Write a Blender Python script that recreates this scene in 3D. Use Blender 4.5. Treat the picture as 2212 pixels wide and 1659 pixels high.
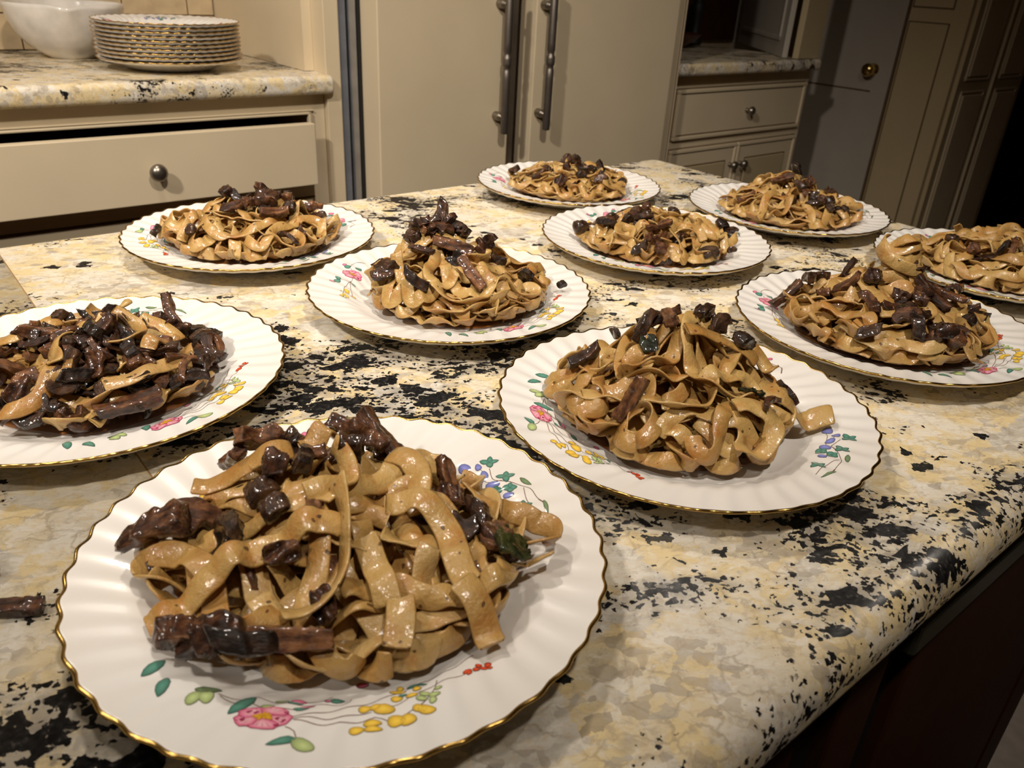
import bpy, bmesh, math, random, json
import numpy as np
from mathutils import Vector, Matrix, noise

for _o in list(bpy.data.objects): bpy.data.objects.remove(_o)
SC = bpy.context.scene
COL = SC.collection

# ------------------------------------------------------------------ camera
cam_d = bpy.data.cameras.new('camera')
cam = bpy.data.objects.new('camera', cam_d); COL.objects.link(cam)
RI = (0.777197, -0.627235, 0.050411)
UI = (0.254721, 0.386849, 0.886265)
FI = (0.575398, 0.675962, -0.460428)
CAM = Vector((0.0, 0.0, 1.17455))
cam.matrix_world = Matrix(((RI[0], UI[0], -FI[0], CAM[0]), (RI[1], UI[1], -FI[1], CAM[1]), (RI[2], UI[2], -FI[2], CAM[2]), (0, 0, 0, 1)))
cam_d.sensor_width = 36.0
cam_d.lens = 1710.979 / 2212 * 36.0
cam_d.clip_start = 0.01
cam_d.dof.use_dof = True
cam_d.dof.focus_distance = 0.62
cam_d.dof.aperture_fstop = 14.0
SC.camera = cam

# ------------------------------------------------------------------ world, lights, exposure
W = bpy.data.worlds.new('world'); SC.world = W; W.use_nodes = True
W.node_tree.nodes['Background'].inputs[0].default_value = (1.0, 0.80, 0.58, 1)
W.node_tree.nodes['Background'].inputs[1].default_value = 0.05

def spot(name, loc, to, power, size=75, blend=0.6, radius=0.05, col=(1.0, 0.90, 0.785)):
    l = bpy.data.lights.new(name, 'SPOT'); l.energy = power; l.color = col
    l.spot_size = math.radians(size); l.spot_blend = blend; l.shadow_soft_size = radius
    o = bpy.data.objects.new(name, l); COL.objects.link(o); o.location = loc
    d = Vector(to) - Vector(loc); o.rotation_euler = d.to_track_quat('-Z', 'Y').to_euler()
    return o
# recessed ceiling downlights over the aisle and the island
spot('downlight', (0.25, 1.30, 2.60), (0.35, 0.62, 0.9), 52, 100, 0.8, 0.07)
spot('downlight', (-0.75, 1.00, 2.60), (0.10, 0.70, 0.9), 30, 100, 0.8, 0.12)
spot('downlight', (0.15, -0.35, 2.55), (0.75, 1.20, 0.95), 104, 78, 1.0, 0.06)
spot('downlight', (-1.25, 0.15, 2.55), (0.40, 1.45, 0.95), 160, 66, 1.0, 0.07)
SC.view_settings.view_transform = 'Standard'
SC.view_settings.look = 'None'
SC.view_settings.gamma = 1.0
SC.view_settings.exposure = 0.10
SC.view_settings.use_curve_mapping = False
SC.cycles.max_bounces = 6
SC.cycles.sample_clamp_indirect = 4.0

# ------------------------------------------------------------------ helpers
def lin(r, g, b):
    f = lambda c: (c/255)/12.92 if c/255 <= 0.04045 else ((c/255+0.055)/1.055)**2.4
    return (f(r), f(g), f(b), 1.0)

def tag(o, label=None, cat=None, group=None, kind=None):
    if label: o['label'] = label
    if cat: o['category'] = cat
    if group: o['group'] = group
    if kind: o['kind'] = kind
    return o

def empty(name, loc, rz=0.0):
    o = bpy.data.objects.new(name, None); COL.objects.link(o)
    o.location = loc; o.rotation_euler = (0, 0, rz); o.empty_display_size = 0.03
    return o

def link(name, me, mats, parent=None, loc=None):
    o = bpy.data.objects.new(name, me); COL.objects.link(o)
    for m in (mats if isinstance(mats, (list, tuple)) else [mats]):
        if m and len(me.materials) < (len(mats) if isinstance(mats, (list, tuple)) else 1): me.materials.append(m)
    if parent: o.parent = parent
    if loc is not None: o.location = loc
    return o

def obj(name, bm, mats, parent=None, loc=None, smooth=False):
    me = bpy.data.meshes.new(name); bm.to_mesh(me); bm.free()
    if smooth:
        for p in me.polygons: p.use_smooth = True
    return link(name, me, mats, parent, loc)

def box(bm, x0, x1, y0, y1, z0, z1, bev=0.0, seg=2):
    t = bmesh.new()
    bmesh.ops.create_cube(t, size=1.0)
    for v in t.verts:
        v.co = ((x0+x1)/2+v.co.x*(x1-x0), (y0+y1)/2+v.co.y*(y1-y0), (z0+z1)/2+v.co.z*(z1-z0))
    if bev > 0:
        bmesh.ops.bevel(t, geom=t.edges[:], offset=bev, segments=seg, profile=0.5, affect='EDGES')
    m = bpy.data.meshes.new('t'); t.to_mesh(m); t.free(); bm.from_mesh(m); bpy.data.meshes.remove(m)
    return bm

def B(x0, x1, y0, y1, z0, z1, bev=0.0, seg=2):
    return box(bmesh.new(), x0, x1, y0, y1, z0, z1, bev, seg)

def lathe(bm, prof, seg=24, axis='Z', origin=(0, 0, 0)):
    rings = []
    for r, h in prof:
        ring = []
        for k in range(seg):
            a = 2*math.pi*k/seg
            if axis == 'Z': c = (r*math.cos(a), r*math.sin(a), h)
            elif axis == 'Y': c = (r*math.cos(a), h, r*math.sin(a))
            else: c = (h, r*math.cos(a), r*math.sin(a))
            ring.append(bm.verts.new((c[0]+origin[0], c[1]+origin[1], c[2]+origin[2])))
        rings.append(ring)
    for a, b in zip(rings, rings[1:]):
        for k in range(seg):
            bm.faces.new((a[k], a[(k+1) % seg], b[(k+1) % seg], b[k]))
    if prof[0][0] > 1e-6: bm.faces.new(rings[0][::-1])
    if prof[-1][0] > 1e-6: bm.faces.new(rings[-1])
    bmesh.ops.remove_doubles(bm, verts=bm.verts[:], dist=1e-6)
    bmesh.ops.recalc_face_normals(bm, faces=bm.faces[:])
    return bm

def mesh_np(name, V, F, smooth=True):
    me = bpy.data.meshes.new(name)
    V = np.asarray(V, dtype=np.float32); F = np.asarray(F, dtype=np.int32)
    me.vertices.add(len(V)); me.vertices.foreach_set('co', V.ravel())
    k = F.shape[1]
    me.loops.add(F.size); me.loops.foreach_set('vertex_index', F.ravel())
    me.polygons.add(len(F)); me.polygons.foreach_set('loop_start', np.arange(0, F.size, k, dtype=np.int32))
    me.polygons.foreach_set('loop_total', np.full(len(F), k, dtype=np.int32))
    me.update(calc_edges=True)
    if smooth: me.polygons.foreach_set('use_smooth', np.ones(len(F), dtype=bool))
    return me

# ------------------------------------------------------------------ materials
def mat(name, col=(0.5, 0.5, 0.5, 1), rough=0.5, metal=0.0, **kw):
    m = bpy.data.materials.new(name); m.use_nodes = True
    b = m.node_tree.nodes['Principled BSDF']
    b.inputs['Base Color'].default_value = col
    b.inputs['Roughness'].default_value = rough
    b.inputs['Metallic'].default_value = metal
    for k, v in kw.items(): b.inputs[k.replace('_', ' ')].default_value = v
    return m, m.node_tree, b

class NT:
    """little shader-graph writer"""
    def __init__(s, nt): s.nt = nt; s.L = nt.links
    def n(s, t, **kw):
        nd = s.nt.nodes.new(t)
        for k, v in kw.items(): setattr(nd, k, v)
        return nd
    def coords(s, kind='Object'): return s.n('ShaderNodeTexCoord').outputs[kind]
    def mapping(s, v, scale=(1, 1, 1), rot=(0, 0, 0), loc=(0, 0, 0)):
        m = s.n('ShaderNodeMapping'); s.L.new(v, m.inputs[0])
        m.inputs['Scale'].default_value = scale; m.inputs['Rotation'].default_value = rot; m.inputs['Location'].default_value = loc
        return m.outputs[0]
    def noise(s, v, scale, detail=3, rough=0.5, out='Fac', dist=0.0):
        t = s.n('ShaderNodeTexNoise'); s.L.new(v, t.inputs['Vector'])
        t.inputs['Scale'].default_value = scale; t.inputs['Detail'].default_value = detail
        t.inputs['Roughness'].default_value = rough; t.inputs['Distortion'].default_value = dist
        return t.outputs[out]
    def vor(s, v, scale, feature='F1', out='Color', rnd=1.0):
        t = s.n('ShaderNodeTexVoronoi', feature=feature); s.L.new(v, t.inputs['Vector'])
        t.inputs['Scale'].default_value = scale; t.inputs['Randomness'].default_value = rnd
        return t.outputs[out]
    def math(s, op, a, b=None, c=None, clamp=False):
        t = s.n('ShaderNodeMath', operation=op, use_clamp=clamp)
        for i, x in enumerate((a, b, c)):
            if x is None: continue
            if isinstance(x, (int, float)): t.inputs[i].default_value = x
            else: s.L.new(x, t.inputs[i])
        return t.outputs[0]
    def ramp(s, f, stops, interp='LINEAR'):
        r = s.n('ShaderNodeValToRGB'); s.L.new(f, r.inputs[0]); r.color_ramp.interpolation = interp
        e = r.color_ramp.elements
        while len(e) < len(stops): e.new(0.5)
        for i, (p, c) in enumerate(stops):
            e[i].position = p; e[i].color = c if len(c) == 4 else (*c, 1)
        return r.outputs[0]
    def mix(s, f, a, b, mode='MIX'):
        t = s.n('ShaderNodeMix', data_type='RGBA', blend_type=mode)
        for i, x in ((0, f), (6, a), (7, b)):
            if isinstance(x, (int, float)): t.inputs[i].default_value = x
            elif isinstance(x, tuple): t.inputs[i].default_value = x
            else: s.L.new(x, t.inputs[i])
        return t.outputs[2]
    def sep(s, c):
        t = s.n('ShaderNodeSeparateColor'); s.L.new(c, t.inputs[0]); return t.outputs
    def warp(s, v, scale, amt, detail=2):
        c = s.noise(v, scale, detail, out='Color')
        sub = s.n('ShaderNodeVectorMath', operation='SUBTRACT'); s.L.new(c, sub.inputs[0]); sub.inputs[1].default_value = (0.5, 0.5, 0.5)
        sc = s.n('ShaderNodeVectorMath', operation='SCALE'); s.L.new(sub.outputs[0], sc.inputs[0]); sc.inputs['Scale'].default_value = amt
        ad = s.n('ShaderNodeVectorMath', operation='ADD'); s.L.new(v, ad.inputs[0]); s.L.new(sc.outputs[0], ad.inputs[1])
        return ad.outputs[0]
    def bump(s, h, bsdf, strength=0.3, dist=0.001, inp='Normal'):
        b = s.n('ShaderNodeBump'); b.inputs['Strength'].default_value = strength; b.inputs['Distance'].default_value = dist
        s.L.new(h, b.inputs['Height']); s.L.new(b.outputs[0], bsdf.inputs[inp])

def smask(g, v, lo, hi):  # 0..1 between lo and hi
    t = g.n('ShaderNodeMapRange'); g.L.new(v, t.inputs[0]); t.inputs[1].default_value = lo; t.inputs[2].default_value = hi
    return t.outputs[0]

BLOTS = [(0.25, 0.52, 0.2, 0.11, 0.13), (0.29, 0.36, 0.05, 0.14, 0.12), (0.38, 0.175, 0.13, 0.06, 0.16), (0.0, 0.29, 0.11, 0.1, 0.22), (0.46, 0.46, 0.18, 0.06, 0.1), (0.24, 0.165, 0.12, 0.05, -0.12), (0.14, 0.86, 0.3, 0.16, -0.08), (0.6, 0.18, 0.16, 0.09, -0.04), (0.03, 0.44, 0.12, 0.06, -0.12)]
def granite():
    m, nt, b = mat('granite', rough=0.3, Specular_IOR_Level=0.32); g = NT(nt)
    co = g.coords()
    rot = g.mapping(co, (1, 1, 1), (0, 0, 0.5))
    w1 = g.warp(rot, 26, 0.030, 3); w2 = g.warp(rot, 90, 0.010, 3)
    st = g.mapping(w2, (1.0, 1.55, 1.3))
    # large crystals: cream feldspar, pale grey, white
    big = g.sep(g.vor(g.mapping(g.warp(g.warp(rot, 22, 0.03, 3), 140, 0.008, 3), (1, 1.4, 1)), 24))
    fib = g.noise(g.mapping(w2, (1, 6, 6), (0, 0, 0.4)), 70, 4, 0.65)
    low = g.noise(rot, 8, 2)
    sel = g.math('ADD', g.math('MULTIPLY', big[0], 0.50), g.math('MULTIPLY', low, 0.85))
    base = g.ramp(sel, [(0.34, lin(190, 184, 172)), (0.46, lin(222, 214, 198)), (0.55, lin(226, 210, 174)), (0.63, lin(226, 205, 158)), (0.80, lin(228, 206, 156)), (0.95, lin(216, 206, 186))])
    cloud = g.noise(w2, 45, 6, 0.7)
    base = g.mix(g.math('MULTIPLY', smask(g, cloud, 0.47, 0.57), 0.68), base, lin(230, 224, 212))
    base = g.mix(g.math('MULTIPLY', smask(g, fib, 0.50, 0.60), 0.38), base, lin(204, 180, 138))
    base = g.mix(g.math('MULTIPLY', smask(g, g.noise(w2, 110, 5, 0.72), 0.54, 0.64), 0.45), base, lin(160, 148, 132))
    vd = g.vor(g.mapping(g.warp(g.warp(rot, 30, 0.03, 4), 200, 0.006, 3), (1, 1.5, 1.2)), 38, 'DISTANCE_TO_EDGE', 'Distance')
    base = g.mix(g.math('MULTIPLY', g.math('MULTIPLY', g.math('SUBTRACT', 1.0, smask(g, vd, 0.0, 0.055)), smask(g, g.noise(rot, 30, 3), 0.45, 0.6)), 0.55), base, lin(150, 134, 112))
    wv_ = g.noise(g.mapping(w2, (1, 2.2, 1.5)), 55, 6, 0.75)
    base = g.mix(g.math('MULTIPLY', smask(g, wv_, 0.56, 0.62), 0.55), base, lin(238, 233, 224))
    # smoky quartz
    q = g.sep(g.vor(st, 100)); qm = g.noise(g.warp(rot, 30, 0.02), 15, 3)
    qv = g.math('ADD', q[0], g.math('MULTIPLY', qm, 1.5))
    qmask = smask(g, qv, 1.56, 1.66)
    qcol = g.ramp(q[1], [(0.0, lin(178, 164, 144)), (0.5, lin(152, 138, 120)), (0.85, lin(182, 176, 166)), (1.0, lin(122, 110, 98))])
    base = g.mix(g.math('MULTIPLY', qmask, 0.55), base, qcol)
    # grey shading round the dark clusters
    cl = g.noise(g.mapping(g.warp(rot, 8, 0.08, 2), (1.0, 1.7, 1.2)), 7.5, 4, 0.62)
    gp = g.n('ShaderNodeNewGeometry').outputs['Position']
    gw = g.warp(gp, 9, 0.06, 2)
    for (bx, by, ax_, ay_, amt) in BLOTS:     # where this slab carries more or fewer dark veins
        mp = g.mapping(gw, (1/ax_, 1/ay_, 0.0), (0, 0, 0), (-bx/ax_, -by/ay_, 0))
        ln = g.n('ShaderNodeVectorMath', operation='LENGTH'); nt.links.new(mp, ln.inputs[0])
        t = g.math('SUBTRACT', 1.0, ln.outputs['Value'], clamp=True)
        cl = g.math('ADD', cl, g.math('MULTIPLY', t, amt))
    halo = smask(g, cl, 0.52, 0.62)
    base = g.mix(g.math('MULTIPLY', g.math('MULTIPLY', halo, smask(g, cloud, 0.40, 0.55)), 0.62), base, lin(128, 120, 108))
    # black biotite flakes, small and large, crowded together in the clusters
    wk = g.warp(g.warp(rot, 60, 0.014, 3), 260, 0.004, 3)
    k1 = g.sep(g.vor(g.mapping(wk, (1, 1.6, 1.4)), 50)); kv = g.math('ADD', k1[0], g.math('MULTIPLY', halo, 0.47))
    k2 = g.sep(g.vor(g.mapping(wk, (1, 1.5, 1.4)), 150)); kv2 = g.math('ADD', k2[0], g.math('MULTIPLY', halo, 0.38))
    k4 = g.sep(g.vor(g.warp(rot, 500, 0.003, 2), 420)); kv4 = g.math('ADD', k4[0], g.math('MULTIPLY', smask(g, cl, 0.44, 0.56), 0.35))
    k3 = g.sep(g.vor(g.mapping(g.warp(rot, 150, 0.012, 3), (1, 1.6, 1)), 70))
    black = g.math('MAXIMUM', smask(g, kv, 1.09, 1.11), smask(g, kv2, 1.06, 1.08))
    black = g.math('MAXIMUM', black, smask(g, kv4, 1.16, 1.18))
    black = g.math('MAXIMUM', black, smask(g, k3[0], 0.978, 0.982))
    black = g.math('MULTIPLY', black, smask(g, g.noise(w2, 160, 3, 0.6), 0.26, 0.34))
    kc = g.ramp(g.noise(w2, 300, 3), [(0.38, lin(16, 15, 16)), (0.6, lin(34, 33, 33)), (0.75, lin(84, 80, 74))])
    base = g.mix(black, base, kc)
    nt.links.new(base, b.inputs['Base Color'])
    rr = g.ramp(g.noise(w2, 120, 2), [(0.3, (0.26,)*3), (0.7, (0.42,)*3)]); nt.links.new(rr, b.inputs['Roughness'])
    g.bump(g.math('ADD', g.math('MULTIPLY', black, -0.6), g.noise(co, 160, 3)), b, 0.10, 0.0006)
    return m

def paint(name, col, rough=0.42):
    m, nt, b = mat(name, col, rough); g = NT(nt); co = g.coords()
    n1 = g.noise(co, 5, 3)
    c = g.mix(smask(g, n1, 0.35, 0.7), col, tuple(x*0.93 for x in col[:3])+(1,)); nt.links.new(c, b.inputs['Base Color'])
    g.bump(g.noise(g.mapping(co, (1, 1, 0.25)), 220, 2), b, 0.12, 0.0005)
    return m

def noodle_mat():
    m, nt, b = mat('egg_noodle', rough=0.38, Coat_Weight=0.65, Coat_Roughness=0.09, Specular_IOR_Level=0.4)
    g = NT(nt); co = g.coords()
    rnd = g.n('ShaderNodeObjectInfo').outputs['Random']
    base = g.ramp(rnd, [(0.0, lin(184, 146, 84)), (0.45, lin(194, 160, 98)), (0.8, lin(170, 128, 68)), (1.0, lin(198, 166, 108))])
    n1 = g.noise(co, 60, 4, 0.6)
    base = g.mix(g.math('MULTIPLY', smask(g, n1, 0.48, 0.70), 0.7), base, lin(168, 106, 40))
    base = g.mix(g.math('MULTIPLY', smask(g, g.noise(co, 34, 3), 0.60, 0.78), 0.55), base, lin(128, 76, 30))
    d = g.vor(g.warp(co, 200, 0.004), 170, out='Distance'); dr = g.sep(g.vor(g.warp(co, 200, 0.004), 170))
    sp = g.math('MULTIPLY', g.math('LESS_THAN', d, 0.22), g.math('GREATER_THAN', dr[0], 0.86))
    base = g.mix(g.math('MULTIPLY', sp, 0.8), base, lin(62, 34, 18))
    nt.links.new(base, b.inputs['Base Color'])
    h = g.math('ADD', g.noise(co, 420, 3, 0.6), g.math('MULTIPLY', g.noise(co, 130, 2), 1.5))
    g.bump(h, b, 0.6, 0.0010); g.bump(g.math('ADD', g.noise(co, 240, 2), g.math('MULTIPLY', g.noise(co, 700, 2), 0.35)), b, 0.45, 0.0012, 'Coat Normal')
    return m

def mushroom_mat(name, a, c, e):
    m, nt, b = mat(name, rough=0.45, Coat_Weight=0.75, Coat_Roughness=0.05, Specular_IOR_Level=0.25)
    g = NT(nt); co = g.coords(); rnd = g.n('ShaderNodeObjectInfo').outputs['Random']
    n1 = g.noise(g.mapping(co, (1, 2.2, 2.2)), 90, 5, 0.65)
    base = g.ramp(g.math('ADD', n1, g.math('MULTIPLY', g.math('SUBTRACT', rnd, 0.5), 0.22)), [(0.36, a), (0.52, c), (0.72, e)])
    nt.links.new(base, b.inputs['Base Color'])
    h = g.math('ADD', g.noise(g.mapping(co, (0.5, 2.2, 2.2)), 260, 4, 0.65), g.math('MULTIPLY', g.noise(co, 90, 2), 1.2))
    g.bump(h, b, 0.6, 0.0012); g.bump(g.noise(co, 170, 2), b, 0.5, 0.0016, 'Coat Normal')
    return m

def tinted(name, col, rough, metal=0.0, bump=0.0, scale=300, **kw):
    m, nt, b = mat(name, col, rough, metal, **kw); g = NT(nt); co = g.coords()
    c = g.mix(smask(g, g.noise(co, scale/12, 3), 0.35, 0.7), col, tuple(x*0.8 for x in col[:3])+(1,)); nt.links.new(c, b.inputs['Base Color'])
    if bump: g.bump(g.noise(co, scale, 2), b, bump, 0.0006)
    return m

M = dict(
    granite=granite(),
    cream=paint('cream_paint', lin(215, 198, 167)),
    cream_dim=paint('cream_paint_dim', lin(190, 172, 136)),  # darker copy of the cream, dimness of the right side put into colour
    glaze=paint('brown_glaze', lin(96, 70, 38)),
    grey_paint=paint('grey_white_paint', lin(176, 168, 156)),
    tile=tinted('glazed_tile', lin(206, 184, 148), 0.22),
    grout=tinted('grout', lin(168, 140, 104), 0.8),
    steel=tinted('brushed_steel', lin(176, 178, 184), 0.34, 0.85, 0.05),
    steel_dark=tinted('dark_steel', lin(120, 112, 104), 0.42, 0.8, 0.05),
    pewter=tinted('pewter', lin(150, 142, 130), 0.3, 0.9, 0.1),
    brass=tinted('polished_brass', lin(230, 200, 124), 0.14, 1.0),
    black=tinted('black_gap', lin(16, 13, 11), 0.6),
    wood=tinted('dark_walnut', lin(70, 38, 16), 0.6, 0, 0.1, 200, Specular_IOR_Level=0.2),
    board=tinted('dark_wood_bowl', lin(84, 42, 26), 0.35),
    floor=tinted('brown_floor', lin(92, 62, 36), 0.4),
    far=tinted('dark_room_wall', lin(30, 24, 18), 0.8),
    wall=tinted('wall_paint', lin(200, 182, 150), 0.7),
    bowl=tinted('white_stoneware', lin(226, 220, 212), 0.12),
    cloth=tinted('pale_mat', lin(205, 196, 190), 0.8, 0, 0.2, 400),
    noodle=noodle_mat(),
    mush=mushroom_mat('mushroom', lin(38, 21, 12), lin(78, 47, 29), lin(134, 90, 56)),
    mush_dark=mushroom_mat('mushroom_dark', lin(24, 15, 10), lin(50, 32, 20), lin(92, 62, 40)),
    green=mushroom_mat('wilted_greens', lin(14, 18, 9), lin(30, 36, 16), lin(64, 66, 30)),
)
def china():
    m, nt, b = mat('bone_china', lin(238, 232, 222), 0.30, Specular_IOR_Level=0.35, Coat_Weight=0.12, Coat_Roughness=0.08)
    g = NT(nt); co = g.coords()
    c = g.mix(smask(g, g.noise(co, 14, 3), 0.4, 0.7), lin(236, 233, 228), lin(231, 226, 219)); nt.links.new(c, b.inputs['Base Color'])
    return m
M['china'] = china()
M['gilt'] = tinted('gilt', lin(200, 164, 92), 0.24, 1.0, 0.25, 260)
def print_mat():
    m, nt, b = mat('enamel_print', rough=0.16); g = NT(nt)
    a = g.n('ShaderNodeAttribute', attribute_name='Col'); nt.links.new(a.outputs['Color'], b.inputs['Base Color'])
    return m
M['print'] = print_mat()
def sauce_mat():
    m, nt, b = mat('brown_sauce', lin(150, 88, 34), 0.08, Coat_Weight=0.6)
    g = NT(nt); co = g.coords()
    b.inputs['Alpha'].default_value = 0.75
    c = g.mix(smask(g, g.noise(co, 70, 4), 0.4, 0.65), lin(166, 104, 40), lin(88, 46, 20)); nt.links.new(c, b.inputs['Base Color'])
    return m
M['sauce'] = sauce_mat()

# ------------------------------------------------------------------ room shell
ZI, ZW = 0.88, 0.9625          # island top, wall counter top
tag(obj('floor', B(-3.0, 6.5, -2.5, 3.2, -0.05, 0.0), M['floor']), kind='structure')
tag(obj('ceiling', B(-3.0, 6.5, -2.5, 3.2, 2.62, 2.68), M['wall']), kind='structure')
tag(obj('wall_back', B(-3.0, 3.72, 2.32, 2.40, 0.0, 2.62), M['wall']), kind='structure')
wr = tag(obj('wall_right', B(3.12, 3.20, 1.60, 2.32, 0.0, 2.62), M['grey_paint']), kind='structure')
tag(obj('wall_front', B(-3.0, 6.5, -2.58, -2.5, 0.0, 2.62), M['wall']), kind='structure')
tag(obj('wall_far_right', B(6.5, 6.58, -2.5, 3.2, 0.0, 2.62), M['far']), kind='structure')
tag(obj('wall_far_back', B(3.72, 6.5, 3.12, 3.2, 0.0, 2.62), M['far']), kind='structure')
tag(obj('wall_left', B(-3.0, -2.92, -2.5, 2.32, 0.0, 2.62), M['wall']), kind='structure')

# ------------------------------------------------------------------ granite tops
def outline(x0, x1, y0, y1, r, inset, seg=8):
    x0 += inset; x1 -= inset; y0 += inset; y1 -= inset; r = max(r-inset, 0.002)
    pts = []
    for cx, cy, a0 in ((x1-r, y1-r, 0), (x0+r, y1-r, 90), (x0+r, y0+r, 180), (x1-r, y0+r, 270)):
        for k in range(seg+1):
            a = math.radians(a0+90*k/seg); pts.append((cx+r*math.cos(a), cy+r*math.sin(a)))
    return pts

def slab(x0, x1, y0, y1, zt, th, rt=0.02, rb=0.012, r=0.03):
    bm = bmesh.new(); prof = []
    for k in range(9):
        a = math.radians(90-90*k/8); prof.append((rt-rt*math.cos(a), zt-rt+rt*math.sin(a)))
    for k in range(6):
        a = math.radians(-90*k/5); prof.append((rb-rb*math.cos(a), zt-th+rb+rb*math.sin(a)))
    loops = [[bm.verts.new((px, py, z)) for px, py in outline(x0, x1, y0, y1, r, ins)] for ins, z in prof]
    n = len(loops[0])
    for a, b in zip(loops, loops[1:]):
        for k in range(n):
            bm.faces.new((a[k], b[k], b[(k+1) % n], a[(k+1) % n]))
    bm.faces.new(loops[0]); bm.faces.new(loops[-1][::-1])
    bmesh.ops.recalc_face_normals(bm, faces=bm.faces[:])
    return bm

def cut(bm, x, keep_right):
    bmesh.ops.bisect_plane(bm, geom=bm.verts[:]+bm.edges[:]+bm.faces[:], plane_co=(x, 0, 0), plane_no=(1, 0, 0), clear_inner=keep_right, clear_outer=not keep_right)
    bmesh.ops.holes_fill(bm, edges=[e for e in bm.edges if e.is_boundary])
    return bm

top = tag(empty('island_countertop', (0.3, 0.55, ZI-0.04)), 'speckled cream and black granite top of the kitchen island under the ten served plates', 'countertop')
IX0, IX1, IY0, IY1, SEAM = -1.30, 1.178, 0.108, 1.008, 0.0965
def shifted(bm, t, extra=(0, 0, 0)):
    return bm
for keep, off, org in ((True, 0.0006, (0, 0, 0)), (False, -0.0006, (-3.3, 1.7, 0.4))):
    bm = cut(slab(IX0, IX1, IY0, IY1, ZI, 0.04), SEAM+off, keep)
    o = obj('slab', bm, M['granite'], None, None, True)
    for v in o.data.vertices: v.co -= Vector(org)
    o.parent = top; o.location = Vector(org)-Vector(top.location)
obj('seam_filler', B(SEAM-0.0006, SEAM+0.0006, IY0+0.012, IY1-0.012, ZI-0.035, ZI-0.0002), tinted('seam_epoxy', lin(150, 118, 78), 0.5), top, -Vector(top.location))

# left wall counter and right wall counter
t1 = tag(obj('wall_countertop', slab(-1.6, 0.842, 1.622, 2.30, ZW, 0.038, 0.014, 0.012, 0.012), M['granite'], smooth=True), 'granite wall counter on the left carrying the white bowl and stacked plates', 'countertop')
t2 = tag(obj('wall_countertop', slab(1.935, 2.70, 1.612, 2.31, ZW, 0.036, 0.012, 0.012, 0.012), M['granite'], smooth=True), 'short dim granite counter right of the refrigerator, above two drawers', 'countertop')

# ------------------------------------------------------------------ island base
isl = tag(empty('island_cabinet', (0.0, 0.55, 0.0)), 'dark brown wooden island cabinet in shade below the granite overhang', 'cabinet')
def ip(name, bm, m): return obj(name, bm, m, isl, -Vector(isl.location))
ip('carcass', B(-1.26, 1.13, 0.165, 0.975, 0.0, ZI-0.0405), M['wood'])
ip('front_panel', B(-0.60, 0.372, 0.138, 0.164, 0.09, 0.795, 0.003), M['wood'])
ip('stile', B(0.430, 0.490, 0.138, 0.164, 0.09, 0.838, 0.003), M['wood'])
ip('rail', B(-0.60, 0.430, 0.138, 0.164, 0.797, 0.838, 0.002), M['wood'])
ip('rail', B(0.490, 1.03, 0.138, 0.164, 0.782, 0.838, 0.002), M['wood'])
ip('rail_lip', B(0.500, 1.02, 0.128, 0.164, 0.750, 0.780, 0.004), tinted('rail_sheen', lin(92, 92, 78), 0.38, 0.6))  # lip of the rail, its greenish reflection put into the colour
ip('front_panel', B(0.545, 1.022, 0.138, 0.164, 0.09, 0.748, 0.003), M['wood'])
ip('recess', B(0.374, 0.428, 0.150, 0.1645, 0.09, 0.795), M['black'])
ip('recess', B(0.492, 0.543, 0.150, 0.1645, 0.09, 0.748), M['black'])
ip('recess', B(1.024, 1.040, 0.150, 0.1645, 0.09, 0.838), M['black'])
ip('stile', B(1.042, 1.13, 0.138, 0.164, 0.0, 0.838, 0.003), M['wood'])
tag(obj('floor_mat', B(1.18, 2.0, -0.55, 0.30, 0.0, 0.02, 0.006), M['cloth']), 'pale mat lying on the floor beyond the right end of the island', 'mat')

# ------------------------------------------------------------------ knob builders
def knob(parent, x, y, z, r, m, label=None):
    bm = bmesh.new()
    lathe(bm, [(r*0.55, 0.0), (r*0.5, -0.004), (r*0.34, -0.007), (r*0.34, -0.012), (r*0.75, -0.015), (r, -0.020), (r*0.97, -0.025), (r*0.7, -0.0305), (r*0.3, -0.033), (0.0, -0.0335)], 28, 'Y')
    o = obj('knob', bm, m, parent, Vector((x, y, z)), True)
    if label: o['label'] = label
    return o

# ------------------------------------------------------------------ left base cabinet, drawer pulled open
c1 = tag(empty('base_cabinet', (0.0, 1.9, 0.0)), 'cream base cabinet on the left with its top drawer pulled slightly open', 'cabinet')
off = Vector((0.0, 1.9, 0.0))
def cp(name, bm, m, parent=None, lab=None):
    o = obj(name, bm, m, parent or c1, -off if (parent is None or parent is c1) else None)
    if lab: o['label'] = lab
    return o
bm = bmesh.new()
box(bm, -1.6, 0.83, 1.66, 2.30, 0.0, 0.741)
box(bm, -1.6, 0.83, 1.95, 2.30, 0.741, 0.924)
box(bm, -1.6, -0.62, 1.66, 1.95, 0.741, 0.924)
box(bm, 0.795, 0.83, 1.66, 1.95, 0.741, 0.924)
box(bm, -0.62, 0.795, 1.66, 1.95, 0.888, 0.924)
cp('carcass', bm, M['cream'])
bm = bmesh.new()     # face frame bead round the drawer opening
box(bm, -0.62, 0.802, 1.6525, 1.662, 0.888, 0.8905, 0.0008, 1)
box(bm, -0.62, 0.795, 1.650, 1.662, 0.8815, 0.8868, 0.002)
box(bm, 0.788, 0.7945, 1.650, 1.662, 0.742, 0.8868, 0.002)
cp('bead', bm, M['cream'])
cp('glaze_line', B(-0.62, 0.800, 1.6585, 1.6605, 0.8868, 0.8880), M['glaze'])
cp('glaze_line', B(0.7948, 0.7962, 1.6585, 1.6605, 0.742, 0.8880), M['glaze'])
dr = cp('drawer', B(-0.58, 0.777, 1.600, 1.622, 0.744, 0.8715, 0.0015), M['cream'])
dr.data.transform(Matrix.Identity(4))
bm = bmesh.new()
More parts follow.
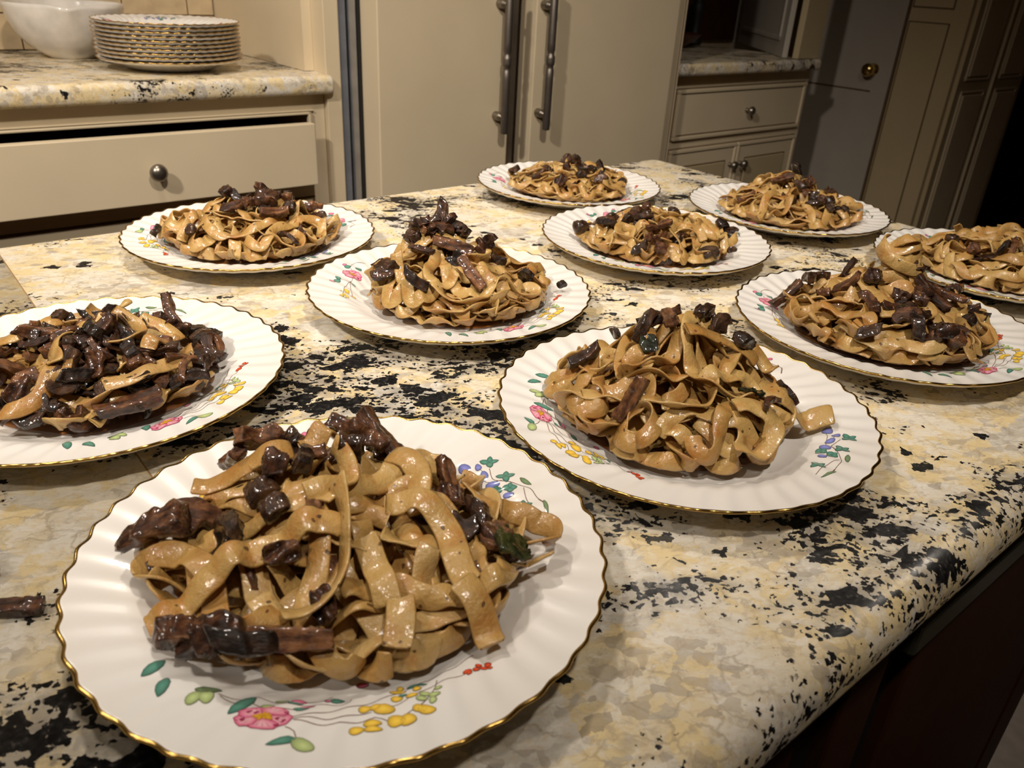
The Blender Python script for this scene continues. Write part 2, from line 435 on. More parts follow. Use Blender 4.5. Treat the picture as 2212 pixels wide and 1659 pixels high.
box(bm, -0.56, -0.548, 1.622, 1.93, 0.750, 0.850); box(bm, 0.748, 0.760, 1.622, 1.93, 0.750, 0.850); box(bm, -0.548, 0.748, 1.622, 1.93, 0.750, 0.756); box(bm, -0.548, 0.748, 1.918, 1.93, 0.756, 0.85)
obj('drawer_box', bm, M['wood'], dr)
knob(dr, 0.4425, 1.600, 0.8065, 0.0165, M['pewter'])
cp('lower_drawer', B(-0.58, 0.785, 1.650, 1.668, 0.45, 0.700, 0.0015), M['cream'])
cp('glaze_line', B(-0.60, 0.795, 1.6585, 1.6605, 0.7005, 0.7045), M['glaze'])

# ------------------------------------------------------------------ backsplash tiles (left)
ts = tag(obj('tile_backing', B(-1.6, 0.808, 2.205, 2.318, ZW+0.001, 2.0), M['grout']), kind='structure')
zz = ZW+0.002; row = 0
tile_me = None
while zz < 1.40:
    hz = 0.0735; x = 0.366+0.0025 if row == 0 else 0.290
    if row % 2 == 0: x0s = 0.3675-0.1525*12
    else: x0s = 0.2865-0.1525*12
    k = x0s
    while k < 0.808:
        a, b_ = max(k, -1.2), min(k+0.150, 0.8065)
        if b_-a > 0.01 and b_ > -0.6:
            if b_-a > 0.149:
                if tile_me is None:
                    o = obj('tile', B(0, 0.150, 0, 0.012, 0, hz, 0.0012, 1), M['tile']); tile_me = o.data
                else: o = link('tile', tile_me, M['tile'])
            else: o = obj('tile', B(0, b_-a, 0, 0.012, 0, hz, 0.0012, 1), M['tile'])
            o.parent = ts; o.location = (a, 2.1945+random.Random(int(k*999)+row).uniform(-0.0005, 0.0005), zz)
        k += 0.1525
    zz += 0.0760; row += 1

# ------------------------------------------------------------------ refrigerator with panelled doors
fr = tag(empty('refrigerator', (1.4, 1.9, 0.0)), 'built-in refrigerator with two plain cream door panels and long metal handles', 'refrigerator')
fo = -Vector(fr.location)
obj('cabinet_body', B(0.868, 1.885, 1.665, 2.31, 0.0, 2.2), M['cream'], fr, fo)
obj('side_channel', B(0.868, 0.886, 1.650, 1.668, 0.0, 2.2, 0.002), tinted('blue_grey_steel', lin(150, 158, 176), 0.35, 0.7), fr, fo)
obj('channel_gap', B(0.886, 0.8925, 1.660, 1.668, 0.0, 2.2), M['black'], fr, fo)
obj('side_channel', B(0.8925, 0.912, 1.650, 1.668, 0.0, 2.2, 0.003), M['steel'], fr, fo)
obj('door_gasket', B(0.912, 0.920, 1.648, 1.668, 0.0, 2.2), M['black'], fr, fo)
d1 = obj('door', B(0.9205, 1.282, 1.579, 1.655, 0.06, 2.15, 0.0025), M['cream'], fr, fo)
d2 = obj('door', B(1.356, 1.872, 1.579, 1.640, 0.06, 2.15, 0.0025), M['cream'], fr, fo)
obj('mullion', B(1.300, 1.336, 1.622, 1.668, 0.0, 2.2, 0.003), M['steel_dark'], fr, fo)
obj('edge_trim', B(1.2825, 1.2895, 1.585, 1.665, 0.06, 2.15, 0.001), tinted('bronze_trim', lin(150, 120, 80), 0.35, 0.7), fr, fo)
obj('door_gasket', B(1.342, 1.352, 1.640, 1.668, 0.06, 2.15), M['black'], fr, fo)
obj('door_gasket', B(1.290, 1.299, 1.640, 1.668, 0.06, 2.15), M['black'], fr, fo)
def handle(door, x, xb):
    bm = bmesh.new(); c = 0.9905
    half = [(0.0, -0.163), (0.0085, -0.163), (0.0095, -0.160), (0.0098, -0.04), (0.0098, -0.022), (0.0086, -0.020), (0.0084, -0.012), (0.0104, -0.010), (0.0108, -0.004)]
    prof = half+[(r, -h) for r, h in half[::-1]]
    lathe(bm, [(r, h+c) for r, h in prof], 20, 'Z', (x, 1.5425, 0))
    h = obj('handle', bm, M['steel_dark'], door, None, True)
    for z in (0.864, 1.110):
        bm = bmesh.new()
        lathe(bm, [(0.0, 1.5795), (0.011, 1.579), (0.0112, 1.574), (0.009, 1.569), (0.0105, 1.565), (0.0095, 1.559), (0.006, 1.556), (0.0055, 1.546), (0.0, 1.545)], 20, 'Y', (xb, 0, z))
        obj('handle_mount', bm, M['pewter'], h, None, True)
handle(d1, 1.2425, 1.2425); handle(d2, 1.3770, 1.3765)
for nm, x0, x1, yf, lab in (('end_panel', 0.8315, 0.8665, 1.645, 'tall cream panel on the left flank'), ('end_panel', 1.886, 1.930, 1.600, 'tall cream panel on the right flank, brown glaze lines')):
    e = obj(nm, B(x0, x1, yf, 2.31, 0.0, 2.2, 0.002), M['cream'], fr, fo); e['label'] = lab
    if x0 > 1: obj('glaze_line', B(x0-0.002, x0+0.0015, yf-0.0008, yf+0.004, 0, 2.2), M['glaze'], e); obj('glaze_line', B(x1-0.012, x1-0.009, yf-0.0008, yf+0.004, 0, 2.2), M['glaze'], e)
side = tag(obj('niche_side', B(0.8095, 0.8310, 1.70, 2.204, ZW+0.001, 2.2), M['cream']), 'cream side wall of the counter niche behind the plate stack', 'panel')

# ------------------------------------------------------------------ right base cabinet
c2 = tag(empty('base_cabinet', (2.35, 1.95, 0.0)), 'small cream base cabinet right of the refrigerator with glazed drawer beads', 'cabinet')
o2 = -Vector(c2.location)
obj('carcass', B(1.935, 2.715, 1.66, 2.30, 0.0, 0.925), M['cream'], c2, o2)
def framed(name, x0, x1, z0, z1, y=1.654, bead=0.012):
    """raised outer bead, glazed groove, flat inset front"""
    f = obj(name, B(x0+bead+0.004, x1-bead-0.004, y-0.002, y+0.008, z0+bead+0.004, z1-bead-0.004, 0.001, 1), M['cream'], c2, o2)
    obj('glaze_groove', B(x0+bead, x1-bead, y+0.001, y+0.0075, z0+bead, z1-bead), M['glaze'], f)
    bm = bmesh.new()
    for a in ((x0, x1, z0, z0+bead), (x0, x1, z1-bead, z1)): box(bm, a[0], a[1], y-0.007, y+0.007, a[2], a[3], 0.003)
    for a in ((x0, x0+bead, z0+bead, z1-bead), (x1-bead, x1, z0+bead, z1-bead)): box(bm, a[0], a[1], y-0.007, y+0.007, a[2], a[3], 0.003)
    obj('bead', bm, M['cream'], f)
    bm = bmesh.new()
    box(bm, x0-0.003, x1+0.003, y+0.004, y+0.0072, z0-0.003, z1+0.003)
    obj('glaze_edge', bm, M['glaze'], f)
    return f
f1 = framed('drawer', 2.005, 2.690, 0.732, 0.884)
knob(f1, 2.365, 1.652, 0.807, 0.0145, M['pewter'], 'dark pewter knob')
fa_ = framed('door', 2.002, 2.345, 0.12, 0.703); fb_ = framed('door', 2.350, 2.690, 0.12, 0.703)
for f, a, b_ in ((fa_, 2.06, 2.29), (fb_, 2.405, 2.635)):
    bm = bmesh.new()
    box(bm, a, b_, 1.6470, 1.653, 0.18, 0.645, 0.003); obj('raised_panel', bm, M['cream_dim'], f)
    obj('glaze_edge', B(a-0.004, b_+0.004, 1.6505, 1.6525, 0.176, 0.649), M['glaze'], f)
knob(fa_, 2.322, 1.652, 0.632, 0.0145, M['pewter'], 'dark pewter knob'); knob(fb_, 2.378, 1.652, 0.632, 0.0145, M['pewter'], 'dark pewter knob')

# niche over the right counter
tag(obj('wall_panel', B(1.93, 3.10, 2.296, 2.318, ZW+0.001, 2.2), M['wood']), 'dark back of the niche above the small counter', 'panel')
th_ = math.atan2(0.55, 0.49)
p = tag(obj('niche_door', B(0, 0.74, 0, 0.018, 0, 0.9, 0.002), M['grey_paint']), 'pale folded-back cabinet door standing over the small right counter', 'cabinet door')
p.location = (2.555, 1.66, ZW+0.0015); p.rotation_euler = (0, 0, th_)
obj('moulding', B(0.06, 0.075, 0.0175, 0.024, 0.05, 0.85, 0.002), M['grey_paint'], p)
obj('moulding', B(0.06, 0.66, 0.0175, 0.024, 0.05, 0.065, 0.002), M['grey_paint'], p)
tag(obj('end_post', B(2.575, 2.705, 1.632, 1.655, ZW+0.001, 2.2, 0.002), M['cream_dim']), 'upright cream post at the right end of the small counter', 'post')
wb = bmesh.new(); lathe(wb, [(0.0, 0.0), (0.06, 0.0), (0.066, 0.006), (0.105, 0.030), (0.118, 0.046), (0.120, 0.048), (0.114, 0.048), (0.10, 0.034), (0.06, 0.012), (0.0, 0.010)], 32)
tag(obj('wooden_bowl', wb, M['board'], None, (2.42, 2.08, ZW+0.001), True), 'shallow dark wooden bowl at the back of the small right counter', 'bowl')
mb = bmesh.new(); lathe(mb, [(0.0, 0.0), (0.028, 0.0), (0.030, 0.01), (0.022, 0.03), (0.017, 0.07), (0.022, 0.11), (0.026, 0.13), (0.020, 0.15), (0.012, 0.157), (0.018, 0.17), (0.022, 0.19), (0.014, 0.215), (0.0, 0.22)], 24)
tag(obj('pepper_mill', mb, M['black'], None, (2.63, 2.13, ZW+0.001), True), 'slim black mill standing beside the dark wooden bowl', 'pepper mill')

# ------------------------------------------------------------------ door in the right wall and pantry block
dd = tag(obj('door_1', B(3.10, 3.135, 1.562, 1.915, 0.01, 2.05, 0.002), M['grey_paint']), kind='structure')
DX = 3.10
bm = bmesh.new(); box(bm, DX-0.004, DX, 1.625, 1.895, 0.838, 0.843, 0.0015, 1)
obj('panel_moulding', bm, M['glaze'], dd)
obj('hinge', B(DX-0.006, DX+0.01, 1.908, 1.922, 1.012, 1.088, 0.001), M['black'], dd)
bm = bmesh.new(); lathe(bm, [(0.022, 0.0), (0.022, -0.004), (0.012, -0.007), (0.0115, -0.022), (0.017, -0.028), (0.0235, -0.036), (0.0245, -0.044), (0.021, -0.053), (0.012, -0.059), (0.0, -0.060)], 28, 'X')
obj('door_knob', bm, M['brass'], dd, (DX, 1.633, 0.918), True)
tag(obj('trim_1', B(3.098, 3.14, 1.916, 1.975, 0.0, 2.12, 0.003), M['cream_dim']), kind='structure')
pt = tag(empty('pantry_cabinet', (3.4, 1.45, 0.0)), 'tall cream panelled pantry cabinet right of the brass-knobbed door, front in shadow', 'cabinet')
po = -Vector(pt.location)
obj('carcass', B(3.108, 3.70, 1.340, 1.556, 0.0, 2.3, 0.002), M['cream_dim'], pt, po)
for z0, z1 in ((0.10, 1.093), (1.137, 2.1)):
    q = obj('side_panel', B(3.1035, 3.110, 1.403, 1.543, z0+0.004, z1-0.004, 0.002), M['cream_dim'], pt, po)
    obj('glaze_edge', B(3.1065, 3.1085, 1.3985, 1.5475, z0, z1), M['glaze'], q)
obj('glaze_edge', B(3.104, 3.1075, 1.5515, 1.5585, 0.0, 2.3), M['glaze'], pt, po)
for xa, xb in ((3.125, 3.398), (3.412, 3.69)):
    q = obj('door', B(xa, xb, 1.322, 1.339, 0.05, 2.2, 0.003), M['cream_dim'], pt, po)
    for z0, z1 in ((0.12, 0.862), (0.925, 2.1)):
        bm = bmesh.new(); m_ = 0.055
        box(bm, xa+m_, xb-m_, 1.3135, 1.3235, z0, z1, 0.004)
        obj('raised_panel', bm, M['cream'], q)
        bm = bmesh.new()
        for a, b2, c_, d_ in ((xa+m_-0.014, xa+m_-0.006, z0-0.012, z1+0.012), (xb-m_+0.006, xb-m_+0.014, z0-0.012, z1+0.012), (xa+m_-0.014, xb-m_+0.014, z0-0.014, z0-0.006), (xa+m_-0.014, xb-m_+0.014, z1+0.006, z1+0.014)):
            box(bm, a, b2, 1.316, 1.3235, c_, d_, 0.002, 1)
        obj('moulding', bm, M['cream'], q)
obj('centre_bead', B(3.3995, 3.4105, 1.314, 1.339, 0.05, 2.2, 0.003), M['cream'], pt, po)

# ------------------------------------------------------------------ plates
NF = 44; RP = 0.1345
def flute_phase(r, th):
    t = np.clip((r-0.070)/(RP-0.070), 0, 1)
    return NF*(th+0.30*(1-(1-t)**2))
def sm(t): t = np.clip(t, 0, 1); return t*t*(3-2*t)
def plate_z(r, th):
    z = 0.0062+0.0105*sm((r-0.073)/0.034)+np.clip((r-0.088)/(RP-0.088), 0, 1)**1.15*0.0072
    amp = 0.00062*sm((r-0.076)/0.022)*(1-0.15*sm((r-0.12)/0.015))
    return z+amp*np.cos(flute_phase(r, th))
def rim_r(th): return RP*(1+0.0062*np.cos(flute_phase(RP, th)))
def pz(x, y): return plate_z(np.hypot(x, y), np.arctan2(y, x))

NS = 352
TH = np.linspace(0, 2*np.pi, NS, endpoint=False)
def plate_mesh():
    rr = np.concatenate([np.linspace(0.004, 0.070, 5), np.linspace(0.075, 0.133, 24), [RP-0.0004]])
    rings = []; 
    for r in rr:
        f = r/RP
        R_ = r*(1+(rim_r(TH)/RP-1)*sm((f-0.8)/0.2))
        rings.append(np.stack([R_*np.cos(TH), R_*np.sin(TH), plate_z(r*np.ones(NS), TH)], 1))
    edge = rings[-1]
    for dr, dz in ((0.0006, -0.0006), (0.0006, -0.0016), (-0.0002, -0.0023)):
        s = (np.hypot(edge[:, 0], edge[:, 1])+dr)/np.hypot(edge[:, 0], edge[:, 1])
        rings.append(np.stack([edge[:, 0]*s, edge[:, 1]*s, edge[:, 2]+dz], 1))
    for r in np.linspace(0.130, 0.0755, 10):
        f = r/RP; R_ = r*(1+(rim_r(TH)/RP-1)*sm((f-0.8)/0.2))
        rings.append(np.stack([R_*np.cos(TH), R_*np.sin(TH), plate_z(r*np.ones(NS), TH)-0.0042], 1))
    for r, z in ((0.0735, 0.0022), (0.0725, 0.0002), (0.0705, 0.0), (0.0690, 0.0004), (0.0675, 0.0022), (0.03, 0.0024), (0.004, 0.0024)):
        rings.append(np.stack([r*np.cos(TH), r*np.sin(TH), z*np.ones(NS)], 1))
    n = len(rings); V = np.concatenate(rings+[[[0, 0, 0.0062], [0, 0, 0.0024]]])
    i = np.arange(NS); j = (i+1) % NS
    F = np.concatenate([np.stack([k*NS+i, (k+1)*NS+i, (k+1)*NS+j, k*NS+j], 1) for k in range(n-1)])
    me = mesh_np('plate', V, F)
    bm = bmesh.new(); bm.from_mesh(me); bm.verts.ensure_lookup_table()
    for c, ring, rev in ((n*NS, 0, False), (n*NS+1, (n-1)*NS, True)):
        for k in range(NS):
            a, b = bm.verts[ring+k], bm.verts[ring+(k+1) % NS]
            f = bm.faces.new((bm.verts[c], a, b) if not rev else (bm.verts[c], b, a)); f.smooth = True
    bmesh.ops.recalc_face_normals(bm, faces=bm.faces[:])
    bm.to_mesh(me); bm.free()
    return me

def gilt_mesh():
    rr = rim_r(TH); zc = plate_z(RP*np.ones(NS), TH)-0.0006
    K = 8; rings = []
    ns = np.array([noise.noise(Vector((math.cos(t)*9, math.sin(t)*9, 3))) for t in TH])*0.00025
    for k in range(K):
        a = 2*np.pi*k/K; r = rr+0.0001+(0.0011+ns)*np.cos(a); z = zc+(0.00105+ns*0.6)*np.sin(a)
        rings.append(np.stack([r*np.cos(TH), r*np.sin(TH), z], 1))
    V = np.concatenate(rings); i = np.arange(NS); j = (i+1) % NS
    F = np.concatenate([np.stack([k*NS+i, k*NS+j, ((k+1) % K)*NS+j, ((k+1) % K)*NS+i], 1) for k in range(K)])
    return mesh_np('gilt_rim', V, F)

PRINT = json.loads('''[[["s","brown",[[-69.5,-78.5],[-55.6,-84.5],[-37.4,-90.0],[-13.4,-91.8],[0.2,-92.9],[13.5,-92.6]],0.35],["s","brown",[[-69.7,-79.8],[-61.9,-84.9],[-56.9,-90.0],[-49.3,-92.9],[-42.1,-96.6]],0.35],["s","brown",[[-69.5,-81.0],[-60.1,-91.7],[-55.3,-94.0],[-47.9,-98.7],[-42.7,-100.5],[-39.1,-105.0]],0.35],["s","brown",[[-88.6,-49.5],[-81.3,-58.2],[-77.9,-63.9],[-73.1,-69.6],[-65.8,-74.7]],0.35],["s","brown",[[-88.4,-50.8],[-86.2,-56.2],[-84.2,-61.9]],0.35],["s","brown",[[-76.0,-57.7],[-66.8,-68.8],[-57.5,-76.2],[-49.0,-82.2],[-45.0,-82.7],[-43.1,-80.8]],0.3],["s","brown",[[-73.8,-82.4],[-72.2,-87.5],[-73.3,-91.6]],0.35],["s","brown",[[-8.9,-95.7],[-12.6,-99.9],[-18.4,-103.4],[-24.3,-106.0],[-31.3,-106.7]],0.35],["s","brown",[[-40.7,-95.6],[-32.1,-98.7],[-22.0,-98.5],[-12.4,-98.3],[-5.3,-99.5],[1.7,-102.3]],0.3],["s","brown",[[-60.1,-70.5],[-53.7,-74.7],[-48.4,-73.6]],0.3],["l","teal",[-100.6,-18.6],[-111.7,-23.3],5],["l","teal",[-103.1,-29.5],[-109.6,-38.6],5],["l","teal",[-76.1,-58.2],[-89.8,-63.5],5.5],["l","lgreen",[-95.0,-43.8],[-101.3,-50.0],6],["l","lgreen",[-92.2,-45.8],[-94.9,-52.4],6],["l","green",[-95.5,-41.2],[-86.7,-48.2],5],["l","teal",[-73.4,-91.5],[-83.8,-86.8],4],["l","lgreen",[-74.5,-91.2],[-70.1,-100.7],6],["l","pink2",[-64.6,-67.7],[-59.3,-71.7],2.9],["l","teal",[-66.3,-68.4],[-61.2,-72.1],1.7],["l","lgreen",[-76.6,-65.1],[-72.2,-68.3],3.2],["l","teal",[-66.2,-73.8],[-61.2,-77.5],2.4],["l","pink2",[-63.3,-74.1],[-58.3,-77.8],1.6],["l","teal",[-51.0,-76.3],[-45.9,-80.1],3.6],["l","pink2",[-53.0,-75.7],[-50.8,-77.4],1.7],["l","lgreen",[-69.8,-63.9],[-65.3,-67.2],2.1],["l","pink2",[-35.5,-71.5],[-31.4,-74.5],3.9],["l","yellow",[-45.0,-90.8],[-40.6,-94.1],5.1],["l","yellow",[-41.2,-93.1],[-37.3,-96.0],4.3],["l","yellow",[-40.7,-95.6],[-33.4,-100.9],6.4],["l","yellow",[-27.8,-105.6],[-22.8,-109.3],4.3],["l","yellow",[-26.3,-107.2],[-20.2,-111.8],5.3],["l","yellow",[-39.4,-104.8],[-33.4,-109.3],6.6],["l","yellow",[-35.3,-107.9],[-29.8,-111.9],6.5],["l","yellow",[-54.3,-99.8],[-49.4,-103.4],4.3],["l","yellow",[-48.1,-100.4],[-42.1,-104.8],3.7],["l","yellow",[-49.4,-103.4],[-43.5,-107.8],3.2],["l","yellow",[-31.0,-93.6],[-27.0,-96.5],4.5],["l","yellow",[-25.4,-96.6],[-21.4,-99.6],3.2],["l","yellow",[-28.5,-88.2],[-22.8,-92.4],2.7],["l","yellow",[-20.4,-94.1],[-17.5,-96.2],4.1],["l","yellow",[-24.3,-87.3],[-21.9,-89.0],4.6],["l","lgreen",[-23.4,-101.4],[-19.4,-104.3],3.0],["l","lgreen",[-20.5,-99.5],[-16.5,-102.4],3.0],["l","lgreen",[-17.7,-102.3],[-13.6,-105.3],3.0],["l","lgreen",[-19.2,-105.2],[-16.7,-107.1],4.2],["l","lgreen",[-13.4,-100.6],[-10.9,-102.5],2.2],["l","teal",[-20.8,-89.9],[-16.1,-93.3],3.1],["l","teal",[-17.0,-92.1],[-13.5,-94.7],1.7],["l","teal",[-27.0,-93.2],[-24.2,-95.3],2.2],["l","red",[1.8,-100.6],[4.8,-102.8],2.7],["l","red",[7.9,-101.5],[10.3,-103.2],2.6],["l","red",[11.5,-103.5],[13.9,-105.3],3.0],["l","red",[5.3,-103.1],[7.7,-104.9],2.5],["l","red",[8.3,-104.2],[11.4,-106.4],1.9],["l","red",[2.3,-102.8],[4.1,-104.1],2.2],["l","red",[11.5,-106.2],[13.1,-107.3],1.4],["s","brown",[[-2.0,100.1],[-19.8,99.6],[-33.9,96.0],[-44.3,92.6]],0.35],["s","brown",[[0.6,100.7],[-9.8,97.3],[-20.2,93.2],[-29.4,88.6]],0.35],["s","brown",[[29.4,109.6],[36.1,110.8],[43.6,108.4],[46.0,99.7]],0.35],["s","brown",[[43.6,108.4],[44.7,103.2],[45.6,99.6]],0.3],["s","brown",[[-5.2,108.3],[-4.3,102.4],[0.0,99.5]],0.3],["s","brown",[[17.6,102.5],[26.6,108.9]],0.35],["s","brown",[[11.4,100.5],[0.0,99.5],[-4.5,99.5]],0.3],["l","teal",[-12.0,112.2],[-6.6,108.6],9.3],["l","teal",[-5.3,112.7],[-1.6,110.2],7.8],["l","teal",[26.1,114.5],[31.3,111.0],11.0],["l","teal",[27.8,103.5],[32.9,100.0],8.5],["l","teal",[-5.6,96.8],[-3.1,95.0],5.9],["l","pink2",[-14.7,115.5],[-10.9,112.9],6.9],["l","pink2",[29.9,118.0],[33.4,115.6],4.0],["l","pink2",[-7.9,69.3],[-5.4,67.6],3.5],["l","yellow",[-27.1,96.8],[-23.7,94.5],5.7],["l","yellow",[-31.9,88.2],[-29.1,86.2],5.4],["l","yellow",[-29.5,95.2],[-27.0,93.4],4.1],["l","yellow",[-45.3,92.8],[-42.0,90.5],3.3],["l","yellow",[-40.0,91.7],[-37.7,90.1],4.7],["l","yellow",[-42.8,96.2],[-39.6,93.9],3.7],["l","yellow",[-38.6,94.9],[-36.6,93.6],3.3],["l","yellow",[-32.9,99.3],[-31.6,98.4],2.7],["s","brown",[[107.8,18.7],[104.0,8.4],[110.4,-0.6],[114.2,-11.1],[112.7,-21.0],[112.0,-29.0],[107.2,-37.1]],0.35],["s","brown",[[112.4,-23.0],[111.3,-30.6],[106.9,-37.5]],0.6],["s","brown",[[112.6,-8.9],[108.3,-15.8],[105.2,-24.3],[103.2,-35.3]],0.35],["s","brown",[[94.8,32.4],[98.5,22.7],[100.7,9.5],[106.7,4.9]],0.3],["s","brown",[[103.7,25.1],[103.0,19.6]],0.3],["l","blue",[94.1,32.4],[100.4,28.1],6.0],["l","blue",[102.3,26.0],[105.6,23.8],9.9],["l","blue",[100.0,17.4],[103.9,14.7],13.5],["l","blue",[97.3,8.5],[104.3,3.6],5.2],["l","blue",[99.2,-6.2],[104.4,-9.8],4.3],["l","teal",[112.0,24.2],[108.0,29.0],4.2],["l","teal",[112.0,24.2],[117.5,21.8],4.2],["l","teal",[112.0,24.2],[108.8,19.1],4],["l","teal",[112.0,24.2],[115.9,28.3],3.5],["l","teal",[111.0,6.6],[107.1,11.2],4.2],["l","teal",[111.0,6.6],[116.3,4.2],4.2],["l","teal",[111.0,6.6],[107.9,1.8],4],["l","teal",[111.0,6.6],[114.8,10.4],3.5],["l","teal",[99.0,1.2],[96.1,4.7],4.2],["l","teal",[99.0,1.2],[103.0,-0.6],4.2],["l","teal",[99.0,1.2],[96.8,-2.4],4],["l","teal",[99.0,1.2],[101.8,4.0],3.5],["l","teal",[106.7,-3.2],[103.8,0.2],4.2],["l","teal",[106.7,-3.2],[110.7,-5.0],4.2],["l","teal",[106.7,-3.2],[104.4,-6.8],4],["l","teal",[106.7,-3.2],[109.5,-0.4],3.5],["l","teal",[101.4,-21.3],[97.4,-16.5],4.2],["l","teal",[101.4,-21.3],[106.9,-23.8],4.2],["l","teal",[101.4,-21.3],[98.4,-26.0],4],["l","teal",[101.4,-21.3],[105.3,-17.6],3.5],["l","green",[116.2,-1.2],[117.7,-10.2],3],["l","green",[113.8,-26.1],[107.2,-37.6],2.2]],[[-78.8,-72.8],[-90.2,-66.2],[-69.3,-78.6],[-76.7,-67.9],[-82.4,-81.1]],[[14.5,103.4],[5.9,107.5],[22.9,98.8],[19.2,113.5],[9.9,93.6]]]''')
PC = dict(teal=(84, 134, 118), lgreen=(172, 188, 128), green=(112, 132, 96), brown=(122, 84, 70), pink2=(206, 112, 142), yellow=(230, 190, 74), red=(204, 78, 48), blue=(122, 128, 190))
def print_mesh(which):
    V = []; F = []; C = []
    def add(poly_rings, cols, lift):
        """rings of points around a centre; first entry is a single centre"""
        base = len(V); n = len(poly_rings[1])
        c = poly_rings[0][0]; V.append(c); C.append(cols[0])
        lv = []
        for ring, col in zip(poly_rings[1:], cols[1:]):
            lv.append(len(V))
            for q in ring: V.append(q); C.append(col)
        for k in range(n): F.append((base, lv[0]+k, lv[0]+(k+1) % n))
        for a, b in zip(lv, lv[1:]):
            for k in range(n):
                F.append((a+k, b+k, b+(k+1) % n)); F.append((a+k, b+(k+1) % n, a+(k+1) % n))
        for k in range(base, len(V)):
            x, y = V[k][0], V[k][1]; V[k] = (x, y, float(pz(x, y))+lift)
    def c3(c, f=1.0): q = lin(*[min(255, v*f) for v in c]); return q
    def shape(cx, cy, pts, col, lift, dark=0.5, outline=0.00022):
        def sc(s, e=0.0): return [(cx+(x-cx)*s+(x-cx)/max(1e-6, math.hypot(x-cx, y-cy))*e, cy+(y-cy)*s+(y-cy)/max(1e-6, math.hypot(x-cx, y-cy))*e) for x, y in pts]
        add([[(cx, cy)], sc(0.5, outline), sc(1.0, outline)], [c3(col, dark)]*3, lift)
        add([[(cx, cy)], sc(0.45), sc(0.75), sc(1.0)], [c3(col, 1.18), c3(col, 1.08), c3(col, 1.0), c3(col, 0.86)], lift+0.00006)
    for it in PRINT[0]:
        p0_ = it[2][0] if it[0] == 's' else it[2]
        an_ = math.degrees(math.atan2(p0_[1], p0_[0]))
        if (0 if an_ < -30 or an_ > 150 else 1 if an_ > 45 else 2) != which: continue
        if it[0] == 'l':
            _, col, a, b, w = it
            a = np.array(a)/1000; b = np.array(b)/1000; w = min(w, 7.0)/1000
            d = b-a; L = max(np.hypot(*d), 0.0012); d = d/L; n_ = np.array([-d[1], d[0]]); c = (a+b)/2
            N = 12; pts = []
            for k in range(N):
                t = 2*math.pi*k/N; px = math.cos(t)*L/2; py = math.sin(t)*w/2*(1-0.25*math.cos(t))*(0.75 if abs(math.cos(t)) > 0.8 and col in ('teal', 'green') else 1)
                pts.append(tuple(c+d*px+n_*py))
            shape(c[0], c[1], pts, PC[col], 0.00022)
        else:
            _, col, pts, w = it
            P = np.array(pts)/1000; w = w/1000
            seg = []
            for k in range(len(P)-1):
                m_ = max(2, int(np.hypot(*(P[k+1]-P[k]))/0.002))
                for q in range(m_):
                    t = q/m_; p0 = P[max(k-1, 0)]; p1 = P[k]; p2 = P[k+1]; p3 = P[min(k+2, len(P)-1)]
                    seg.append(0.5*((2*p1)+(-p0+p2)*t+(2*p0-5*p1+4*p2-p3)*t*t+(-p0+3*p1-3*p2+p3)*t**3))
            seg.append(P[-1]); seg = np.array(seg); T = np.gradient(seg, axis=0); T /= np.maximum(np.hypot(T[:, 0], T[:, 1])[:, None], 1e-9)
            N_ = np.stack([-T[:, 1], T[:, 0]], 1)*w*0.62
            b0 = len(V)
            for s_, n_ in zip(seg, N_):
                for q in (s_+n_, s_-n_):
                    V.append((q[0], q[1], float(pz(q[0], q[1]))+0.00016)); C.append(lin(118, 84, 72))
            for k in range(len(seg)-1):
                F.append((b0+2*k, b0+2*k+1, b0+2*k+3)); F.append((b0+2*k, b0+2*k+3, b0+2*k+2))
    for fl, wa in ([(PRINT[1], 1.0)], [(PRINT[2], 0.95)], [])[which]:   # the pink dog roses: five notched petals and yellow stamens
        c = np.array(fl[0])/1000; ax = (np.array(fl[2])-np.array(fl[1]))/2000*wa; ay = (np.array(fl[4])-np.array(fl[3]))/2000*wa
        for k in range(5):
            a0 = 2*math.pi*k/5+0.35; pts = []
            for s_ in range(14):
                t = s_/14*2*math.pi
                rad = 0.58+0.42*math.cos(t)-(0.06 if abs(t) < 0.3 or abs(t-2*math.pi) < 0.3 else 0); an = a0+0.82*math.sin(t)
                q = c+ax*rad*math.cos(an)+ay*rad*math.sin(an); pts.append(tuple(q))
            q = c+ax*0.62*math.cos(a0)+ay*0.62*math.sin(a0)
            def sc(s_, e=0.0): return [(q[0]+(x-q[0])*s_+(x-q[0])*e, q[1]+(y-q[1])*s_+(y-q[1])*e) for x, y in pts]
            lf = 0.00030+0.00004*k
            add([[tuple(q)], sc(0.6, 0.05), sc(1.0, 0.06)], [lin(150, 50, 84)]*3, lf)
            inner = [lin(240, 206, 204) if math.hypot(*(np.array(z_)-c)) < 0.0075 else lin(232, 150, 172) for z_ in sc(0.7)]
            add([[tuple(q)], sc(0.35), sc(0.72), sc(1.0)], [lin(240, 190, 196), lin(238, 178, 188), lin(228, 140, 164), lin(206, 92, 128)], lf+0.00003)
            for da in (-0.3, 0.0, 0.3):
                e1 = c+(ax*math.cos(a0+da*.6)+ay*math.sin(a0+da*.6))*0.45; e2 = c+(ax*math.cos(a0+da)+ay*math.sin(a0+da))*0.86
                dd_ = (e2-e1); nn = np.array([-dd_[1], dd_[0]]); nn = nn/max(1e-9, np.hypot(*nn))*0.00012
                add([[tuple((e1+e2)/2)], [tuple(e1), tuple((e1+e2)/2+nn), tuple(e2), tuple((e1+e2)/2-nn)]], [lin(186, 74, 110)]*2, 0.00056)
